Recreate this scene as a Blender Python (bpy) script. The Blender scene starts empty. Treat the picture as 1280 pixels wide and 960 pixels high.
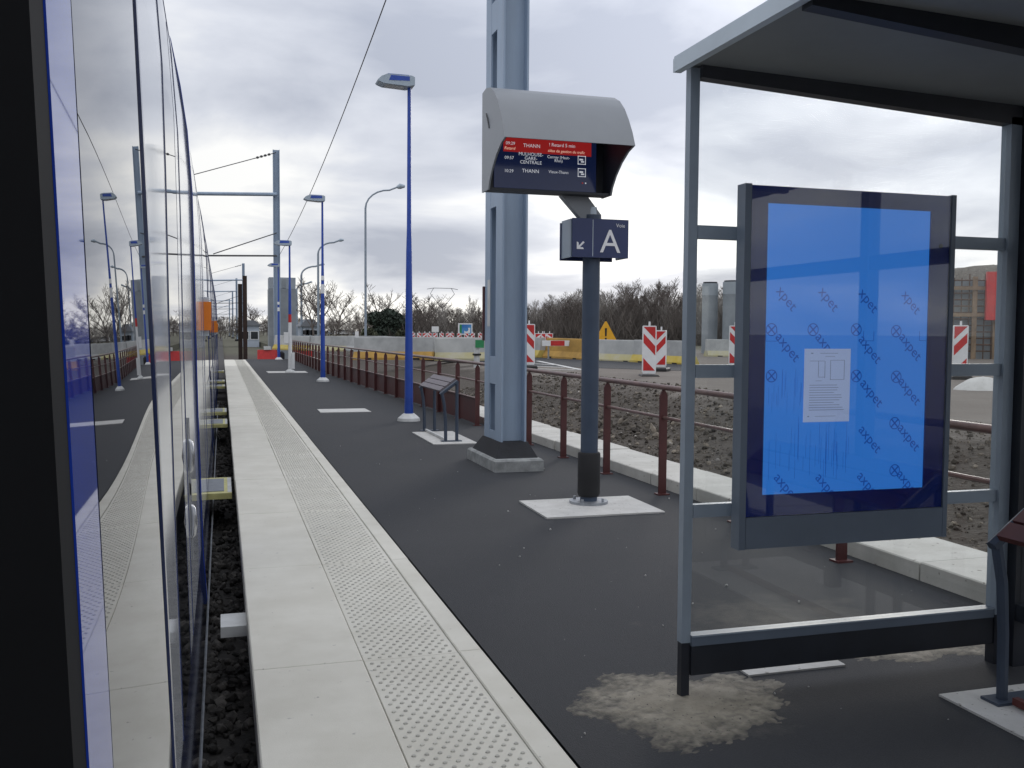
import bpy, math, random
import numpy as np
from mathutils import Vector, Matrix
random.seed(7); rng = np.random.default_rng(7)
sc = bpy.context.scene
COL = sc.collection
# ------------------------------------------------------------------ camera
CAMH = 1.55; YAW = 16.828; PITCH = 3.075; ROLL = 0.4; FPX = 1200.0
cam_d = bpy.data.cameras.new('camera'); cam = bpy.data.objects.new('camera', cam_d); COL.objects.link(cam)
cam_d.sensor_width = 36; cam_d.lens = 36 * FPX / 1280; cam_d.clip_start = 0.02; cam_d.clip_end = 6000
R = Matrix.Rotation(math.radians(-YAW), 4, 'Z') @ Matrix.Rotation(math.radians(90 - PITCH), 4, 'X') @ Matrix.Rotation(math.radians(ROLL), 4, 'Z')
cam.matrix_world = Matrix.Translation((0, 0, CAMH)) @ R
sc.camera = cam
# ------------------------------------------------------------------ sky
SUN_AZ = 36.0; SUN_EL = 13.0            # azimuth clockwise from +Y
sdir = Vector((math.sin(math.radians(SUN_AZ)) * math.cos(math.radians(SUN_EL)), math.cos(math.radians(SUN_AZ)) * math.cos(math.radians(SUN_EL)), math.sin(math.radians(SUN_EL))))
W = bpy.data.worlds.new('World'); sc.world = W; W.use_nodes = True
nt = W.node_tree; nt.nodes.clear(); N = nt.nodes.new; L = nt.links.new
def vm(op, a, b=None):
    n = N('ShaderNodeVectorMath'); n.operation = op
    for i, v in enumerate((a, b)):
        if v is None: continue
        if isinstance(v, (tuple, list)): n.inputs[i].default_value = v
        else: L(v, n.inputs[i])
    return n
def mt(op, a, b=0.0, clamp=False):
    n = N('ShaderNodeMath'); n.operation = op; n.use_clamp = clamp
    for i, v in enumerate((a, b)):
        if isinstance(v, (int, float)): n.inputs[i].default_value = v
        else: L(v, n.inputs[i])
    return n.outputs[0]
tc = N('ShaderNodeTexCoord'); d = tc.outputs['Generated']
sep = N('ShaderNodeSeparateXYZ'); L(d, sep.inputs[0])
zc = mt('MAXIMUM', sep.outputs[2], 0.0)
den = mt('ADD', zc, 0.20)
comb = N('ShaderNodeCombineXYZ'); L(mt('DIVIDE', sep.outputs[0], den), comb.inputs[0]); L(mt('DIVIDE', sep.outputs[1], den), comb.inputs[1])
mp = vm('ADD', comb.outputs[0], (-8.8207, 16.6538, 2.6573)).outputs[0]
def noise(vec, scale, detail, rough=0.55, dist=0.0):
    n = N('ShaderNodeTexNoise'); n.inputs['Scale'].default_value = scale; n.inputs['Detail'].default_value = detail
    n.inputs['Roughness'].default_value = rough; n.inputs['Distortion'].default_value = dist
    L(vec, n.inputs['Vector']); return n.outputs['Fac']
n1 = noise(mp, 1.15, 7, 0.5, 0.3); n2 = noise(vm('ADD', mp, (9.3, 4.4, 2.0)).outputs[0], 0.3, 3, 0.5)
cl = mt('ADD', mt('MULTIPLY', n1, 0.62), mt('MULTIPLY', n2, 0.38))
ramp = N('ShaderNodeValToRGB'); L(cl, ramp.inputs[0]); e = ramp.color_ramp.elements
e[0].position = 0.415; e[0].color = (0.97, 0.975, 0.975, 1); e[1].position = 0.575; e[1].color = (0.42, 0.455, 0.545, 1)
m = e.new(0.485); m.color = (0.66, 0.69, 0.765, 1)
# veiled sun: the cloud sheet is brighter round the sun and along the low horizon below it
dt = vm('DOT_PRODUCT', d, tuple(sdir)).outputs['Value']
glow = mt('POWER', mt('MAXIMUM', dt, 0.0), 14.0)
hz = mt('POWER', mt('SUBTRACT', 1.0, zc, True), 11.0)
bright = mt('ADD', mt('ADD', mt('ADD', 0.79, mt('MULTIPLY', zc, 1.05)), mt('MULTIPLY', glow, 0.50)), mt('MULTIPLY', hz, 0.40))   # overcast sheet: brighter overhead
cloud = vm('SCALE', ramp.outputs[0]); L(bright, cloud.inputs['Scale'])
warm = N('ShaderNodeMix'); warm.data_type = 'RGBA'; warm.blend_type = 'MULTIPLY'
L(mt('MULTIPLY', hz, 0.8, True), warm.inputs[0]); L(cloud.outputs[0], warm.inputs[6]); warm.inputs[7].default_value = (1.03, 1.0, 0.925, 1)
sky = N('ShaderNodeTexSky'); sky.sky_type = 'NISHITA'; sky.sun_disc = False
sky.sun_elevation = math.radians(SUN_EL); sky.sun_rotation = math.radians(SUN_AZ)
skys = vm('SCALE', sky.outputs[0]); skys.inputs['Scale'].default_value = 0.05
cover = N('ShaderNodeMix'); cover.data_type = 'RGBA'; cover.inputs[0].default_value = 0.96
L(skys.outputs[0], cover.inputs[6]); L(warm.outputs[2], cover.inputs[7])
bg = N('ShaderNodeBackground'); L(cover.outputs[2], bg.inputs[0]); bg.inputs[1].default_value = 1.0
wo = N('ShaderNodeOutputWorld'); L(bg.outputs[0], wo.inputs[0])
# ------------------------------------------------------------------ sun behind thin cloud
sun_d = bpy.data.lights.new('sun', 'SUN'); sun_d.energy = 0.6; sun_d.angle = math.radians(14); sun_d.color = (1.0, 0.95, 0.88)
sun = bpy.data.objects.new('sun', sun_d); COL.objects.link(sun)
sun.rotation_euler = (-sdir).to_track_quat('-Z', 'Y').to_euler()
sc.view_settings.view_transform = 'Standard'; sc.view_settings.look = 'None'; sc.view_settings.exposure = 0.0; sc.view_settings.gamma = 1.0
sc.view_settings.use_curve_mapping = False
sc.render.engine = 'CYCLES'

# ------------------------------------------------------------------ pixel -> place helpers (directions only)
def ray(px, py):
    v = R.to_3x3() @ Vector((px - 640, 480 - py, -FPX)); return v
def gp(px, py, z=0.0):
    v = ray(px, py); t = (z - CAMH) / v.z; return v.x * t, v.y * t
def aty(px, py, Y):
    v = ray(px, py); t = Y / v.y; return v.x * t, CAMH + v.z * t
# ------------------------------------------------------------------ materials
def mat(name, col, rough=0.6, metal=0.0, var=0.12, scale=6.0, bump=0.0, bscale=60.0, col2=None, lo=0.35, hi=0.65, world=False, ior=1.5,
        emit=None, es=0.0, spec=None, speck=None, sscale=200.0, sthr=0.66, stretch=None):
    m = bpy.data.materials.new(name); m.use_nodes = True; t = m.node_tree; t.nodes.clear()
    n = t.nodes.new; l = t.links.new
    b = n('ShaderNodeBsdfPrincipled'); o = n('ShaderNodeOutputMaterial'); l(b.outputs[0], o.inputs[0])
    if world: src = n('ShaderNodeNewGeometry').outputs['Position']
    else: src = n('ShaderNodeTexCoord').outputs['Object']
    if stretch:
        mpn = n('ShaderNodeMapping'); mpn.inputs['Scale'].default_value = stretch; l(src, mpn.inputs[0]); src2 = mpn.outputs[0]
    else: src2 = src
    nz = n('ShaderNodeTexNoise'); nz.inputs['Scale'].default_value = scale; nz.inputs['Detail'].default_value = 6; nz.inputs['Roughness'].default_value = 0.62; l(src2, nz.inputs[0])
    rp = n('ShaderNodeValToRGB'); l(nz.outputs['Fac'], rp.inputs[0])
    c2 = col2 if col2 else tuple(min(1, c * (1 + var)) for c in col)
    c1 = col if col2 else tuple(c * (1 - var) for c in col)
    rp.color_ramp.elements[0].position = lo; rp.color_ramp.elements[0].color = (*c1, 1)
    rp.color_ramp.elements[1].position = hi; rp.color_ramp.elements[1].color = (*c2, 1)
    out = rp.outputs[0]
    if speck:
        s = n('ShaderNodeTexNoise'); s.inputs['Scale'].default_value = sscale; s.inputs['Detail'].default_value = 2; l(src, s.inputs[0])
        r2 = n('ShaderNodeValToRGB'); l(s.outputs['Fac'], r2.inputs[0]); r2.color_ramp.elements[0].position = sthr; r2.color_ramp.elements[1].position = sthr + 0.06
        mx = n('ShaderNodeMix'); mx.data_type = 'RGBA'; l(r2.outputs[0], mx.inputs[0]); l(out, mx.inputs[6]); mx.inputs[7].default_value = (*speck, 1); out = mx.outputs[2]
    l(out, b.inputs['Base Color'])
    rr = n('ShaderNodeMapRange'); l(nz.outputs['Fac'], rr.inputs[0]); rr.inputs[3].default_value = max(0.0, rough * 0.85); rr.inputs[4].default_value = min(1.0, rough * 1.15)
    l(rr.outputs[0], b.inputs['Roughness'])
    b.inputs['Metallic'].default_value = metal; b.inputs['IOR'].default_value = ior
    if spec is not None: b.inputs['Specular IOR Level'].default_value = spec
    if bump:
        nb = n('ShaderNodeTexNoise'); nb.inputs['Scale'].default_value = bscale; nb.inputs['Detail'].default_value = 4; l(src, nb.inputs[0])
        bp = n('ShaderNodeBump'); bp.inputs['Strength'].default_value = 0.6; bp.inputs['Distance'].default_value = bump; l(nb.outputs['Fac'], bp.inputs['Height']); l(bp.outputs[0], b.inputs['Normal'])
    if emit: b.inputs['Emission Color'].default_value = (*emit, 1); b.inputs['Emission Strength'].default_value = es
    return m
def glassmat(name, tint=(0.93, 0.96, 0.96), refl=0.9):
    m = bpy.data.materials.new(name); m.use_nodes = True; t = m.node_tree; t.nodes.clear(); n = t.nodes.new; l = t.links.new
    tr = n('ShaderNodeBsdfTransparent'); tr.inputs[0].default_value = (*tint, 1)
    gl = n('ShaderNodeBsdfGlossy'); gl.inputs['Roughness'].default_value = 0.01; gl.inputs[0].default_value = (refl, refl, refl, 1)
    fr = n('ShaderNodeFresnel'); gg = n('ShaderNodeNewGeometry'); iv = n('ShaderNodeMapRange'); iv.inputs[3].default_value = 1.5; iv.inputs[4].default_value = 1 / 1.5; l(gg.outputs['Backfacing'], iv.inputs[0]); l(iv.outputs[0], fr.inputs[0])
    mx = n('ShaderNodeMixShader'); l(fr.outputs[0], mx.inputs[0]); l(tr.outputs[0], mx.inputs[1]); l(gl.outputs[0], mx.inputs[2])
    o = n('ShaderNodeOutputMaterial'); l(mx.outputs[0], o.inputs[0]); return m
MAT = dict(
 asphalt=mat('asphalt', (0.017, 0.0188, 0.0235), 0.88, scale=0.8, col2=(0.030, 0.032, 0.0375), bump=0.006, bscale=170, world=True, speck=(0.052, 0.054, 0.058), sscale=230, sthr=0.63),
 slab=mat('pale_concrete', (0.57, 0.55, 0.485), 0.8, scale=2.2, col2=(0.655, 0.638, 0.575), bump=0.0012, bscale=220, world=True, speck=(0.36, 0.35, 0.33), sscale=26, sthr=0.70),
 dot=mat('worn_stud', (0.45, 0.44, 0.40), 0.8, var=0.2, world=True, scale=9),
 kerb=mat('kerb_concrete', (0.45, 0.44, 0.405), 0.85, scale=3, col2=(0.56, 0.55, 0.515), bump=0.003, bscale=90, world=True, speck=(0.16, 0.14, 0.12), sscale=22, sthr=0.68),
 pad=mat('pad_concrete', (0.46, 0.455, 0.44), 0.85, scale=5, col2=(0.56, 0.555, 0.54), bump=0.003, bscale=90, world=True, speck=(0.25, 0.24, 0.22), sscale=30, sthr=0.67),
 block=mat('block_concrete', (0.20, 0.21, 0.21), 0.9, scale=7, col2=(0.36, 0.37, 0.37), bump=0.006, bscale=45),
 edge=mat('edge_concrete', (0.07, 0.07, 0.075), 0.9, var=0.25, scale=4, world=True, bump=0.004),
 sand=mat('sand', (0.19, 0.17, 0.135), 0.95, scale=8, col2=(0.31, 0.285, 0.235), bump=0.006, bscale=110, world=True, speck=(0.05, 0.05, 0.05), sscale=70, sthr=0.66),
 ballast=mat('ballast', (0.018, 0.017, 0.017), 0.95, scale=9, col2=(0.05, 0.047, 0.045), bump=0.01, bscale=60, world=True),
 stone=mat('ballast_stone', (0.022, 0.021, 0.021), 0.9, scale=14, col2=(0.085, 0.08, 0.075), world=True, bump=0.004, bscale=120),
 rubble=mat('rubble_stone', (0.045, 0.036, 0.028), 0.95, scale=9, col2=(0.17, 0.148, 0.12), world=True, bump=0.004, bscale=90, speck=(0.33, 0.31, 0.29), sscale=5, sthr=0.66),
 mast=mat('mast_paint', (0.29, 0.37, 0.48), 0.5, var=0.10, scale=2.0, stretch=(1, 1, 0.25), bump=0.0006, bscale=120),
 mastdark=mat('bitumen', (0.015, 0.016, 0.02), 0.85, var=0.3, scale=12, bump=0.004),
 lblue=mat('lamp_blue', (0.020, 0.068, 0.37), 0.42, var=0.12, scale=4),
 lgrey=mat('lamp_head_grey', (0.36, 0.43, 0.50), 0.4, var=0.06),
 white=mat('white_paint', (0.74, 0.75, 0.76), 0.45, var=0.06, scale=5),
 offwhite=mat('weathered_white', (0.55, 0.56, 0.56), 0.6, var=0.15, scale=4),
 red=mat('red_paint', (0.52, 0.022, 0.022), 0.45, var=0.12),
 maroon=mat('maroon_paint', (0.072, 0.018, 0.018), 0.5, var=0.2, scale=5),
 railtop=mat('worn_handrail', (0.135, 0.075, 0.065), 0.38, var=0.25, scale=7),
 shframe=mat('shelter_frame', (0.25, 0.30, 0.36), 0.42, var=0.08, scale=3),
 shmid=mat('shelter_header', (0.042, 0.045, 0.055), 0.5, var=0.1),
 casem=mat('case_grey', (0.115, 0.145, 0.19), 0.42, var=0.08, scale=3),
 shlight=mat('shelter_fascia', (0.50, 0.57, 0.63), 0.45, var=0.06, scale=3),
 shdark=mat('shelter_dark', (0.013, 0.016, 0.024), 0.5, var=0.15),
 ceil=mat('shelter_ceiling', (0.23, 0.245, 0.25), 0.7, var=0.08, scale=2),
 navy=mat('navy_frame', (0.011, 0.026, 0.17), 0.18, var=0.05),
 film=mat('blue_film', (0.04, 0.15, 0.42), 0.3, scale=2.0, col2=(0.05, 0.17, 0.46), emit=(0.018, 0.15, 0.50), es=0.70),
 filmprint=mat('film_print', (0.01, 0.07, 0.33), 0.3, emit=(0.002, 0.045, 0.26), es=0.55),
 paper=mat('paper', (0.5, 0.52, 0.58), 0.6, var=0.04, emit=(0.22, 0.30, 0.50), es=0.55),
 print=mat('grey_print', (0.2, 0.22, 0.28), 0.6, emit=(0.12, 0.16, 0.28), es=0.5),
 hood=mat('hood_grey', (0.21, 0.225, 0.245), 0.40, var=0.05, scale=2),
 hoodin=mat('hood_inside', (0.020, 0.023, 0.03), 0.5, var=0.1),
 scr=mat('screen_navy', (0.006, 0.010, 0.035), 0.12, emit=(0.006, 0.011, 0.040), es=0.7),
 scrred=mat('screen_red', (0.2, 0.01, 0.01), 0.3, emit=(0.40, 0.02, 0.02), es=0.5),
 scrtxt=mat('screen_text', (0.5, 0.5, 0.5), 0.3, emit=(0.75, 0.78, 0.85), es=0.5),
 scryel=mat('screen_text_warm', (0.5, 0.4, 0.3), 0.3, emit=(0.85, 0.55, 0.42), es=0.7),
 polec=mat('pole_slate', (0.045, 0.066, 0.105), 0.5, var=0.12, scale=4),
 sleeve=mat('black_rubber', (0.010, 0.010, 0.012), 0.65, var=0.2),
 steel=mat('galvanised', (0.33, 0.35, 0.38), 0.45, metal=0.6, var=0.2, scale=12),
 signb=mat('sign_blue', (0.022, 0.036, 0.115), 0.35, var=0.05),
 signtxt=mat('sign_white', (0.80, 0.80, 0.82), 0.4, var=0.02),
 perch=mat('perch_steel', (0.045, 0.062, 0.095), 0.5, var=0.1),
 slat=mat('perch_slat', (0.155, 0.135, 0.15), 0.55, var=0.12, scale=6, stretch=(6, 1, 6)),
 slatred=mat('perch_slat_red', (0.10, 0.026, 0.022), 0.55, var=0.15, scale=6),
 bar=mat('barrier_concrete', (0.30, 0.31, 0.31), 0.85, scale=1.6, col2=(0.44, 0.45, 0.45), bump=0.004, bscale=30),
 baryel=mat('barrier_yellow', (0.46, 0.34, 0.05), 0.8, scale=2.0, col2=(0.52, 0.44, 0.16)),
 bar2=mat('barrier_concrete_pale', (0.36, 0.37, 0.37), 0.85, scale=1.2, col2=(0.50, 0.51, 0.50), bump=0.004, bscale=30),
 barpale=mat('barrier_faded_yellow', (0.42, 0.38, 0.18), 0.8, scale=1.6, col2=(0.45, 0.43, 0.34)),
 barora=mat('barrier_orange', (0.42, 0.25, 0.06), 0.8, var=0.2, scale=2),
 pier=mat('pier_concrete', (0.21, 0.235, 0.26), 0.85, scale=0.9, col2=(0.30, 0.33, 0.355), bump=0.004, bscale=20),
 pierlt=mat('pier_concrete_pale', (0.33, 0.37, 0.41), 0.85, var=0.08, scale=1.2),
 rust=mat('rusty_steel', (0.030, 0.017, 0.013), 0.85, var=0.3, scale=5),
 rebar=mat('rebar', (0.10, 0.055, 0.035), 0.85, var=0.3, scale=5),
 timber=mat('timber', (0.22, 0.155, 0.10), 0.85, var=0.25, scale=3),
 yellow=mat('sign_yellow', (0.70, 0.36, 0.015), 0.5, var=0.05),
 black=mat('black_plastic', (0.012, 0.012, 0.013), 0.6, var=0.2),
 bark=mat('bark', (0.12, 0.10, 0.09), 0.95, var=0.3, scale=2),
 barkpale=mat('pale_bark', (0.26, 0.24, 0.22), 0.95, var=0.3, scale=2),
 twigs=mat('undergrowth', (0.10, 0.086, 0.076), 0.95, var=0.35, scale=0.4, world=True),
 leaf=mat('evergreen_leaf', (0.028, 0.042, 0.030), 0.8, var=0.4, scale=1.5),
 bush=mat('scrub', (0.075, 0.082, 0.05), 0.9, var=0.35, scale=1.5),
 wallp=mat('pale_render', (0.40, 0.45, 0.52), 0.8, var=0.08, scale=1),
 roofm=mat('grey_roof', (0.17, 0.18, 0.2), 0.8, var=0.15, scale=1),
 winm=mat('dark_pane', (0.02, 0.025, 0.03), 0.1, var=0.1),
 green=mat('green_panel', (0.02, 0.22, 0.08), 0.5),
 poster=mat('poster_blue', (0.02, 0.13, 0.42), 0.5, scale=0.9, col2=(0.10, 0.35, 0.65)),
 wire=mat('wire', (0.06, 0.06, 0.065), 0.6),
 tglass=mat('tram_dark_glass', (0.016, 0.018, 0.022), 0.004, var=0.05, ior=1.52),
 twhite=mat('tram_white', (0.60, 0.62, 0.66), 0.07, var=0.02, ior=1.5),
 tblue=mat('tram_blue', (0.018, 0.055, 0.42), 0.02, var=0.04, ior=1.5),
 tnavy=mat('tram_navy', (0.008, 0.014, 0.06), 0.10, var=0.08, ior=1.5),
 troof=mat('tram_roof', (0.42, 0.43, 0.46), 0.35, var=0.08),
 tseam=mat('tram_seam', (0.03, 0.045, 0.13), 0.12),
 rubber=mat('door_rubber', (0.008, 0.0085, 0.010), 0.8, var=0.2, scale=3, spec=0.2),
 silver=mat('brushed_metal', (0.55, 0.56, 0.58), 0.25, metal=0.9, var=0.08),
 orange=mat('orange_lens', (0.75, 0.20, 0.01), 0.3, var=0.08),
 stepy=mat('step_yellow', (0.55, 0.52, 0.22), 0.6, var=0.15, scale=12),
 stepg=mat('step_grey', (0.20, 0.22, 0.25), 0.6, var=0.15, scale=12),
 carp=mat('car_paint', (0.30, 0.36, 0.44), 0.2, var=0.05),
 line=mat('road_paint', (0.55, 0.55, 0.54), 0.8, var=0.2, scale=3, world=True),
 glass=glassmat('pane_glass', (0.975, 0.985, 0.98), 0.8), adglass=glassmat('case_glass', (0.97, 0.98, 1.0), 1.0),
)
# ------------------------------------------------------------------ mesh builder
def island_var(m, amt):
    t = m.node_tree; n = t.nodes.new; l = t.links.new; b = next(q for q in t.nodes if q.type == 'BSDF_PRINCIPLED'); src = b.inputs['Base Color'].links[0].from_socket
    g = n('ShaderNodeNewGeometry'); pw = n('ShaderNodeMath'); pw.operation = 'POWER'; l(g.outputs['Random Per Island'], pw.inputs[0]); pw.inputs[1].default_value = 2.2
    r = n('ShaderNodeMapRange'); l(pw.outputs[0], r.inputs[0]); r.inputs[3].default_value = 0.55; r.inputs[4].default_value = amt
    v = n('ShaderNodeVectorMath'); v.operation = 'SCALE'; l(src, v.inputs[0]); l(r.outputs[0], v.inputs['Scale']); l(v.outputs[0], b.inputs['Base Color'])
island_var(MAT['rubble'], 1.9); island_var(MAT['stone'], 2.2)
def thin_edge(m):
    t = m.node_tree; n = t.nodes.new; l = t.links.new; b = next(q for q in t.nodes if q.type == 'BSDF_PRINCIPLED'); src = b.inputs['Base Color'].links[0].from_socket
    g = n('ShaderNodeNewGeometry'); sp = n('ShaderNodeSeparateXYZ'); l(g.outputs['Position'], sp.inputs[0]); nz = n('ShaderNodeTexNoise'); nz.inputs['Scale'].default_value = 22; nz.inputs['Detail'].default_value = 6; l(g.outputs['Position'], nz.inputs[0])
    a = n('ShaderNodeMath'); a.operation = 'MULTIPLY_ADD'; l(nz.outputs['Fac'], a.inputs[0]); a.inputs[1].default_value = 0.022; l(sp.outputs[2], a.inputs[2])
    r = n('ShaderNodeMapRange'); l(a.outputs[0], r.inputs[0]); r.inputs[1].default_value = 0.008; r.inputs[2].default_value = 0.021
    x = n('ShaderNodeMix'); x.data_type = 'RGBA'; l(r.outputs[0], x.inputs[0]); x.inputs[6].default_value = (0.05, 0.048, 0.045, 1); l(src, x.inputs[7]); l(x.outputs[2], b.inputs['Base Color'])
thin_edge(MAT['sand'])
class MB:
    def __init__(s): s.v = []; s.f = []; s.mi = []; s.cur = 0
    def add(s, vs, fs):
        b = len(s.v); s.v += [tuple(v) for v in vs]; s.f += [tuple(b + i for i in f) for f in fs]; s.mi += [s.cur] * len(fs); return s
    def box(s, x0, x1, y0, y1, z0, z1, bev=0.0):
        if bev <= 0:
            vs = [(x, y, z) for z in (z0, z1) for y in (y0, y1) for x in (x0, x1)]
            return s.add(vs, [(0, 2, 3, 1), (4, 5, 7, 6), (0, 1, 5, 4), (2, 6, 7, 3), (0, 4, 6, 2), (1, 3, 7, 5)])
        # chamfered top edges
        c = bev
        vs = [(x0, y0, z0), (x1, y0, z0), (x1, y1, z0), (x0, y1, z0), (x0, y0, z1 - c), (x1, y0, z1 - c), (x1, y1, z1 - c), (x0, y1, z1 - c),
              (x0 + c, y0 + c, z1), (x1 - c, y0 + c, z1), (x1 - c, y1 - c, z1), (x0 + c, y1 - c, z1)]
        fs = [(3, 2, 1, 0), (8, 9, 10, 11)]
        for i in range(4):
            j = (i + 1) % 4; fs += [(i, j, 4 + j, 4 + i), (4 + i, 4 + j, 8 + j, 8 + i)]
        return s.add(vs, fs)
    def prism(s, prof, a, b, axis='y'):
        n = len(prof); vs = []
        for t in (a, b):
            for (u, w) in prof:
                vs.append({'y': (u, t, w), 'x': (t, u, w), 'z': (u, w, t)}[axis])
        fs = [tuple(range(n - 1, -1, -1)), tuple(range(n, 2 * n))]
        fs += [(i, (i + 1) % n, n + (i + 1) % n, n + i) for i in range(n)]
        return s.add(vs, fs)
    def tube(s, pts, rad, n=8, caps=True):
        pts = [Vector(p) for p in pts]; rad = rad if isinstance(rad, (list, tuple)) else [rad] * len(pts)
        vs = []; up = None
        for i, p in enumerate(pts):
            t = (pts[min(i + 1, len(pts) - 1)] - pts[max(i - 1, 0)]).normalized()
            if up is None: up = Vector((0, 0, 1)) if abs(t.z) < 0.9 else Vector((1, 0, 0))
            a = t.cross(up).normalized(); b = a.cross(t); up = b
            for k in range(n):
                th = 2 * math.pi * k / n + math.pi / n; vs.append(p + rad[i] * (math.cos(th) * a + math.sin(th) * b))
        fs = [(i * n + k, i * n + (k + 1) % n, (i + 1) * n + (k + 1) % n, (i + 1) * n + k) for i in range(len(pts) - 1) for k in range(n)]
        if caps: fs += [tuple(range(n - 1, -1, -1)), tuple((len(pts) - 1) * n + k for k in range(n))]
        return s.add(vs, fs)
    def build(s, name, m, parent=None, label=None, kind=None, smooth=False):
        me = bpy.data.meshes.new(name)
        off = Vector(parent['_o']) if parent is not None and '_o' in parent else Vector((0, 0, 0))
        me.from_pydata([tuple(Vector(v) - off) for v in s.v], [], s.f)
        ms = m if isinstance(m, (list, tuple)) else [m]
        for k in ms: me.materials.append(MAT[k])
        if len(ms) > 1: me.polygons.foreach_set('material_index', s.mi)
        me.validate(); me.update()
        if smooth:
            me.polygons.foreach_set('use_smooth', [True] * len(me.polygons))
            try: me.set_sharp_from_angle(angle=math.radians(38))
            except Exception: pass
        return link(name, me, parent, label, kind)
def link(name, me, parent=None, label=None, kind=None):
    o = bpy.data.objects.new(name, me); COL.objects.link(o)
    if parent is not None:
        o.parent = parent
        if '_o' in parent: o['_o'] = tuple(parent['_o'])
    if label: o['label'] = label
    if kind: o['kind'] = kind
    return o
def thing(name, label, cat, loc=(0, 0, 0), group=None):
    o = bpy.data.objects.new(name, None); COL.objects.link(o); o.location = loc; o['_o'] = tuple(loc); o.empty_display_size = 0.2
    o['label'] = label; o['category'] = cat
    if group: o['group'] = group
    return o
def tag(o, label, cat, group=None):
    o['label'] = label; o['category'] = cat
    if group: o['group'] = group
    return o
def copy_tree(o, parent=None, label=None, loc=None):
    c = o.copy(); COL.objects.link(c); c.parent = parent
    if label: c['label'] = label
    if loc is not None: c.location = loc
    for ch in list(o.children): copy_tree(ch, c)
    return c
def box(name, m, x0, x1, y0, y1, z0, z1, parent=None, bev=0.0, label=None, kind=None):
    return MB().box(x0, x1, y0, y1, z0, z1, bev).build(name, m, parent, label, kind)
def tube(name, m, pts, r, n=8, parent=None, smooth=True, label=None):
    return MB().tube(pts, r, n).build(name, m, parent, label, None, smooth)
def text(name, s, size, m, parent, org, xd, ud, align='LEFT', ital=0.0):
    cu = bpy.data.curves.new(name, 'FONT'); cu.body = s; cu.size = size; cu.align_x = align; cu.shear = ital; cu.resolution_u = 3
    cu.space_line = 0.85
    o = bpy.data.objects.new(name, cu); COL.objects.link(o)
    dg = bpy.context.evaluated_depsgraph_get(); me = bpy.data.meshes.new_from_object(o.evaluated_get(dg))
    bpy.data.objects.remove(o); bpy.data.curves.remove(cu)
    me.materials.clear(); me.materials.append(MAT[m]); me.name = name
    off = Vector(parent['_o']) if parent is not None and '_o' in parent else Vector((0, 0, 0))
    xd = Vector(xd); ud = Vector(ud); org = Vector(org) - off
    for v in me.vertices: v.co = org + v.co.x * xd + v.co.y * ud
    return link(name, me, parent)
X = Vector((1, 0, 0)); Z = Vector((0, 0, 1))
def struct(o): o['kind'] = 'structure'; return o

# ================================================================== SETTING
GZ = 0.5
def gz(x, y):
    if x < 4.9: base = -0.62
    elif x < 9.0:
        t = (x - 4.9) / 4.1; base = 0.02 + (GZ - 0.02) * (t * t * (3 - 2 * t))
    else: base = GZ
    return base
def fb(x, y):
    return math.sin(x * 2.1 + 1.3 * math.sin(y * 1.7)) * math.cos(y * 1.9 + math.sin(x * 2.7)) * 0.5 + math.sin(x * 5.3 + y * 3.1) * math.sin(y * 6.1 - x * 2.2) * 0.3
xs = [-3000, -800, -200, -60, -20, -8, -4, 0, 3, 4.84, 4.9] + [5.0 + 0.14 * i for i in range(36)] + [10.5, 12, 14, 17, 21, 28, 40, 60, 90, 150, 300, 800, 3000]
ys = [-1500, -300, -60, -20, -8, -3] + [0.0 + 0.16 * i for i in range(150)] + [24.5, 25.5, 27, 29, 32, 36, 42, 50, 60, 80, 110, 160, 260, 500, 1200, 4000]
mb = MB(); nv = []
for y in ys:
    for x in xs:
        z = gz(x, y)
        if 4.95 < x < 10.2 and -3 < y < 26:
            fade = max(0.0, min(1.0, (9.5 - x) / 2.5)); z += (0.038 * fb(x, y) + 0.018 * (random.random() - 0.5)) * fade
        nv.append((x, y, z))
nx = len(xs)
mb.add(nv, [(j * nx + i, j * nx + i + 1, (j + 1) * nx + i + 1, (j + 1) * nx + i) for j in range(len(ys) - 1) for i in range(nx - 1)])
# ground material: soil near the kerb, packed earth further out, dull grass far away
gm = bpy.data.materials.new('ground_earth'); gm.use_nodes = True; t = gm.node_tree; t.nodes.clear(); n = t.nodes.new; l = t.links.new
b = n('ShaderNodeBsdfPrincipled'); o = n('ShaderNodeOutputMaterial'); l(b.outputs[0], o.inputs[0]); b.inputs['Roughness'].default_value = 0.95
geo = n('ShaderNodeNewGeometry'); sp = n('ShaderNodeSeparateXYZ'); l(geo.outputs['Position'], sp.inputs[0])
nz = n('ShaderNodeTexNoise'); nz.inputs['Scale'].default_value = 1.1; nz.inputs['Detail'].default_value = 8; l(geo.outputs['Position'], nz.inputs[0])
nf = n('ShaderNodeTexNoise'); nf.inputs['Scale'].default_value = 18; nf.inputs['Detail'].default_value = 5; l(geo.outputs['Position'], nf.inputs[0])
def mx(fac, a, c):
    q = n('ShaderNodeMix'); q.data_type = 'RGBA'
    for i, v in ((0, fac), (6, a), (7, c)):
        if isinstance(v, tuple): q.inputs[i].default_value = (*v, 1)
        elif isinstance(v, float): q.inputs[i].default_value = v
        else: l(v, q.inputs[i])
    return q.outputs[2]
def gmath(op, a, c, cl=False):
    q = n('ShaderNodeMath'); q.operation = op; q.use_clamp = cl
    for i, v in ((0, a), (1, c)):
        if isinstance(v, float): q.inputs[i].default_value = v
        else: l(v, q.inputs[i])
    return q.outputs[0]
soil = mx(nf.outputs['Fac'], (0.020, 0.016, 0.012), (0.080, 0.064, 0.050))
earth = mx(nz.outputs['Fac'], (0.105, 0.088, 0.075), (0.19, 0.17, 0.15))
dist = gmath('ADD', sp.outputs[0], gmath('MULTIPLY', gmath('SUBTRACT', nz.outputs['Fac'], 0.5), 3.2))
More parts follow.
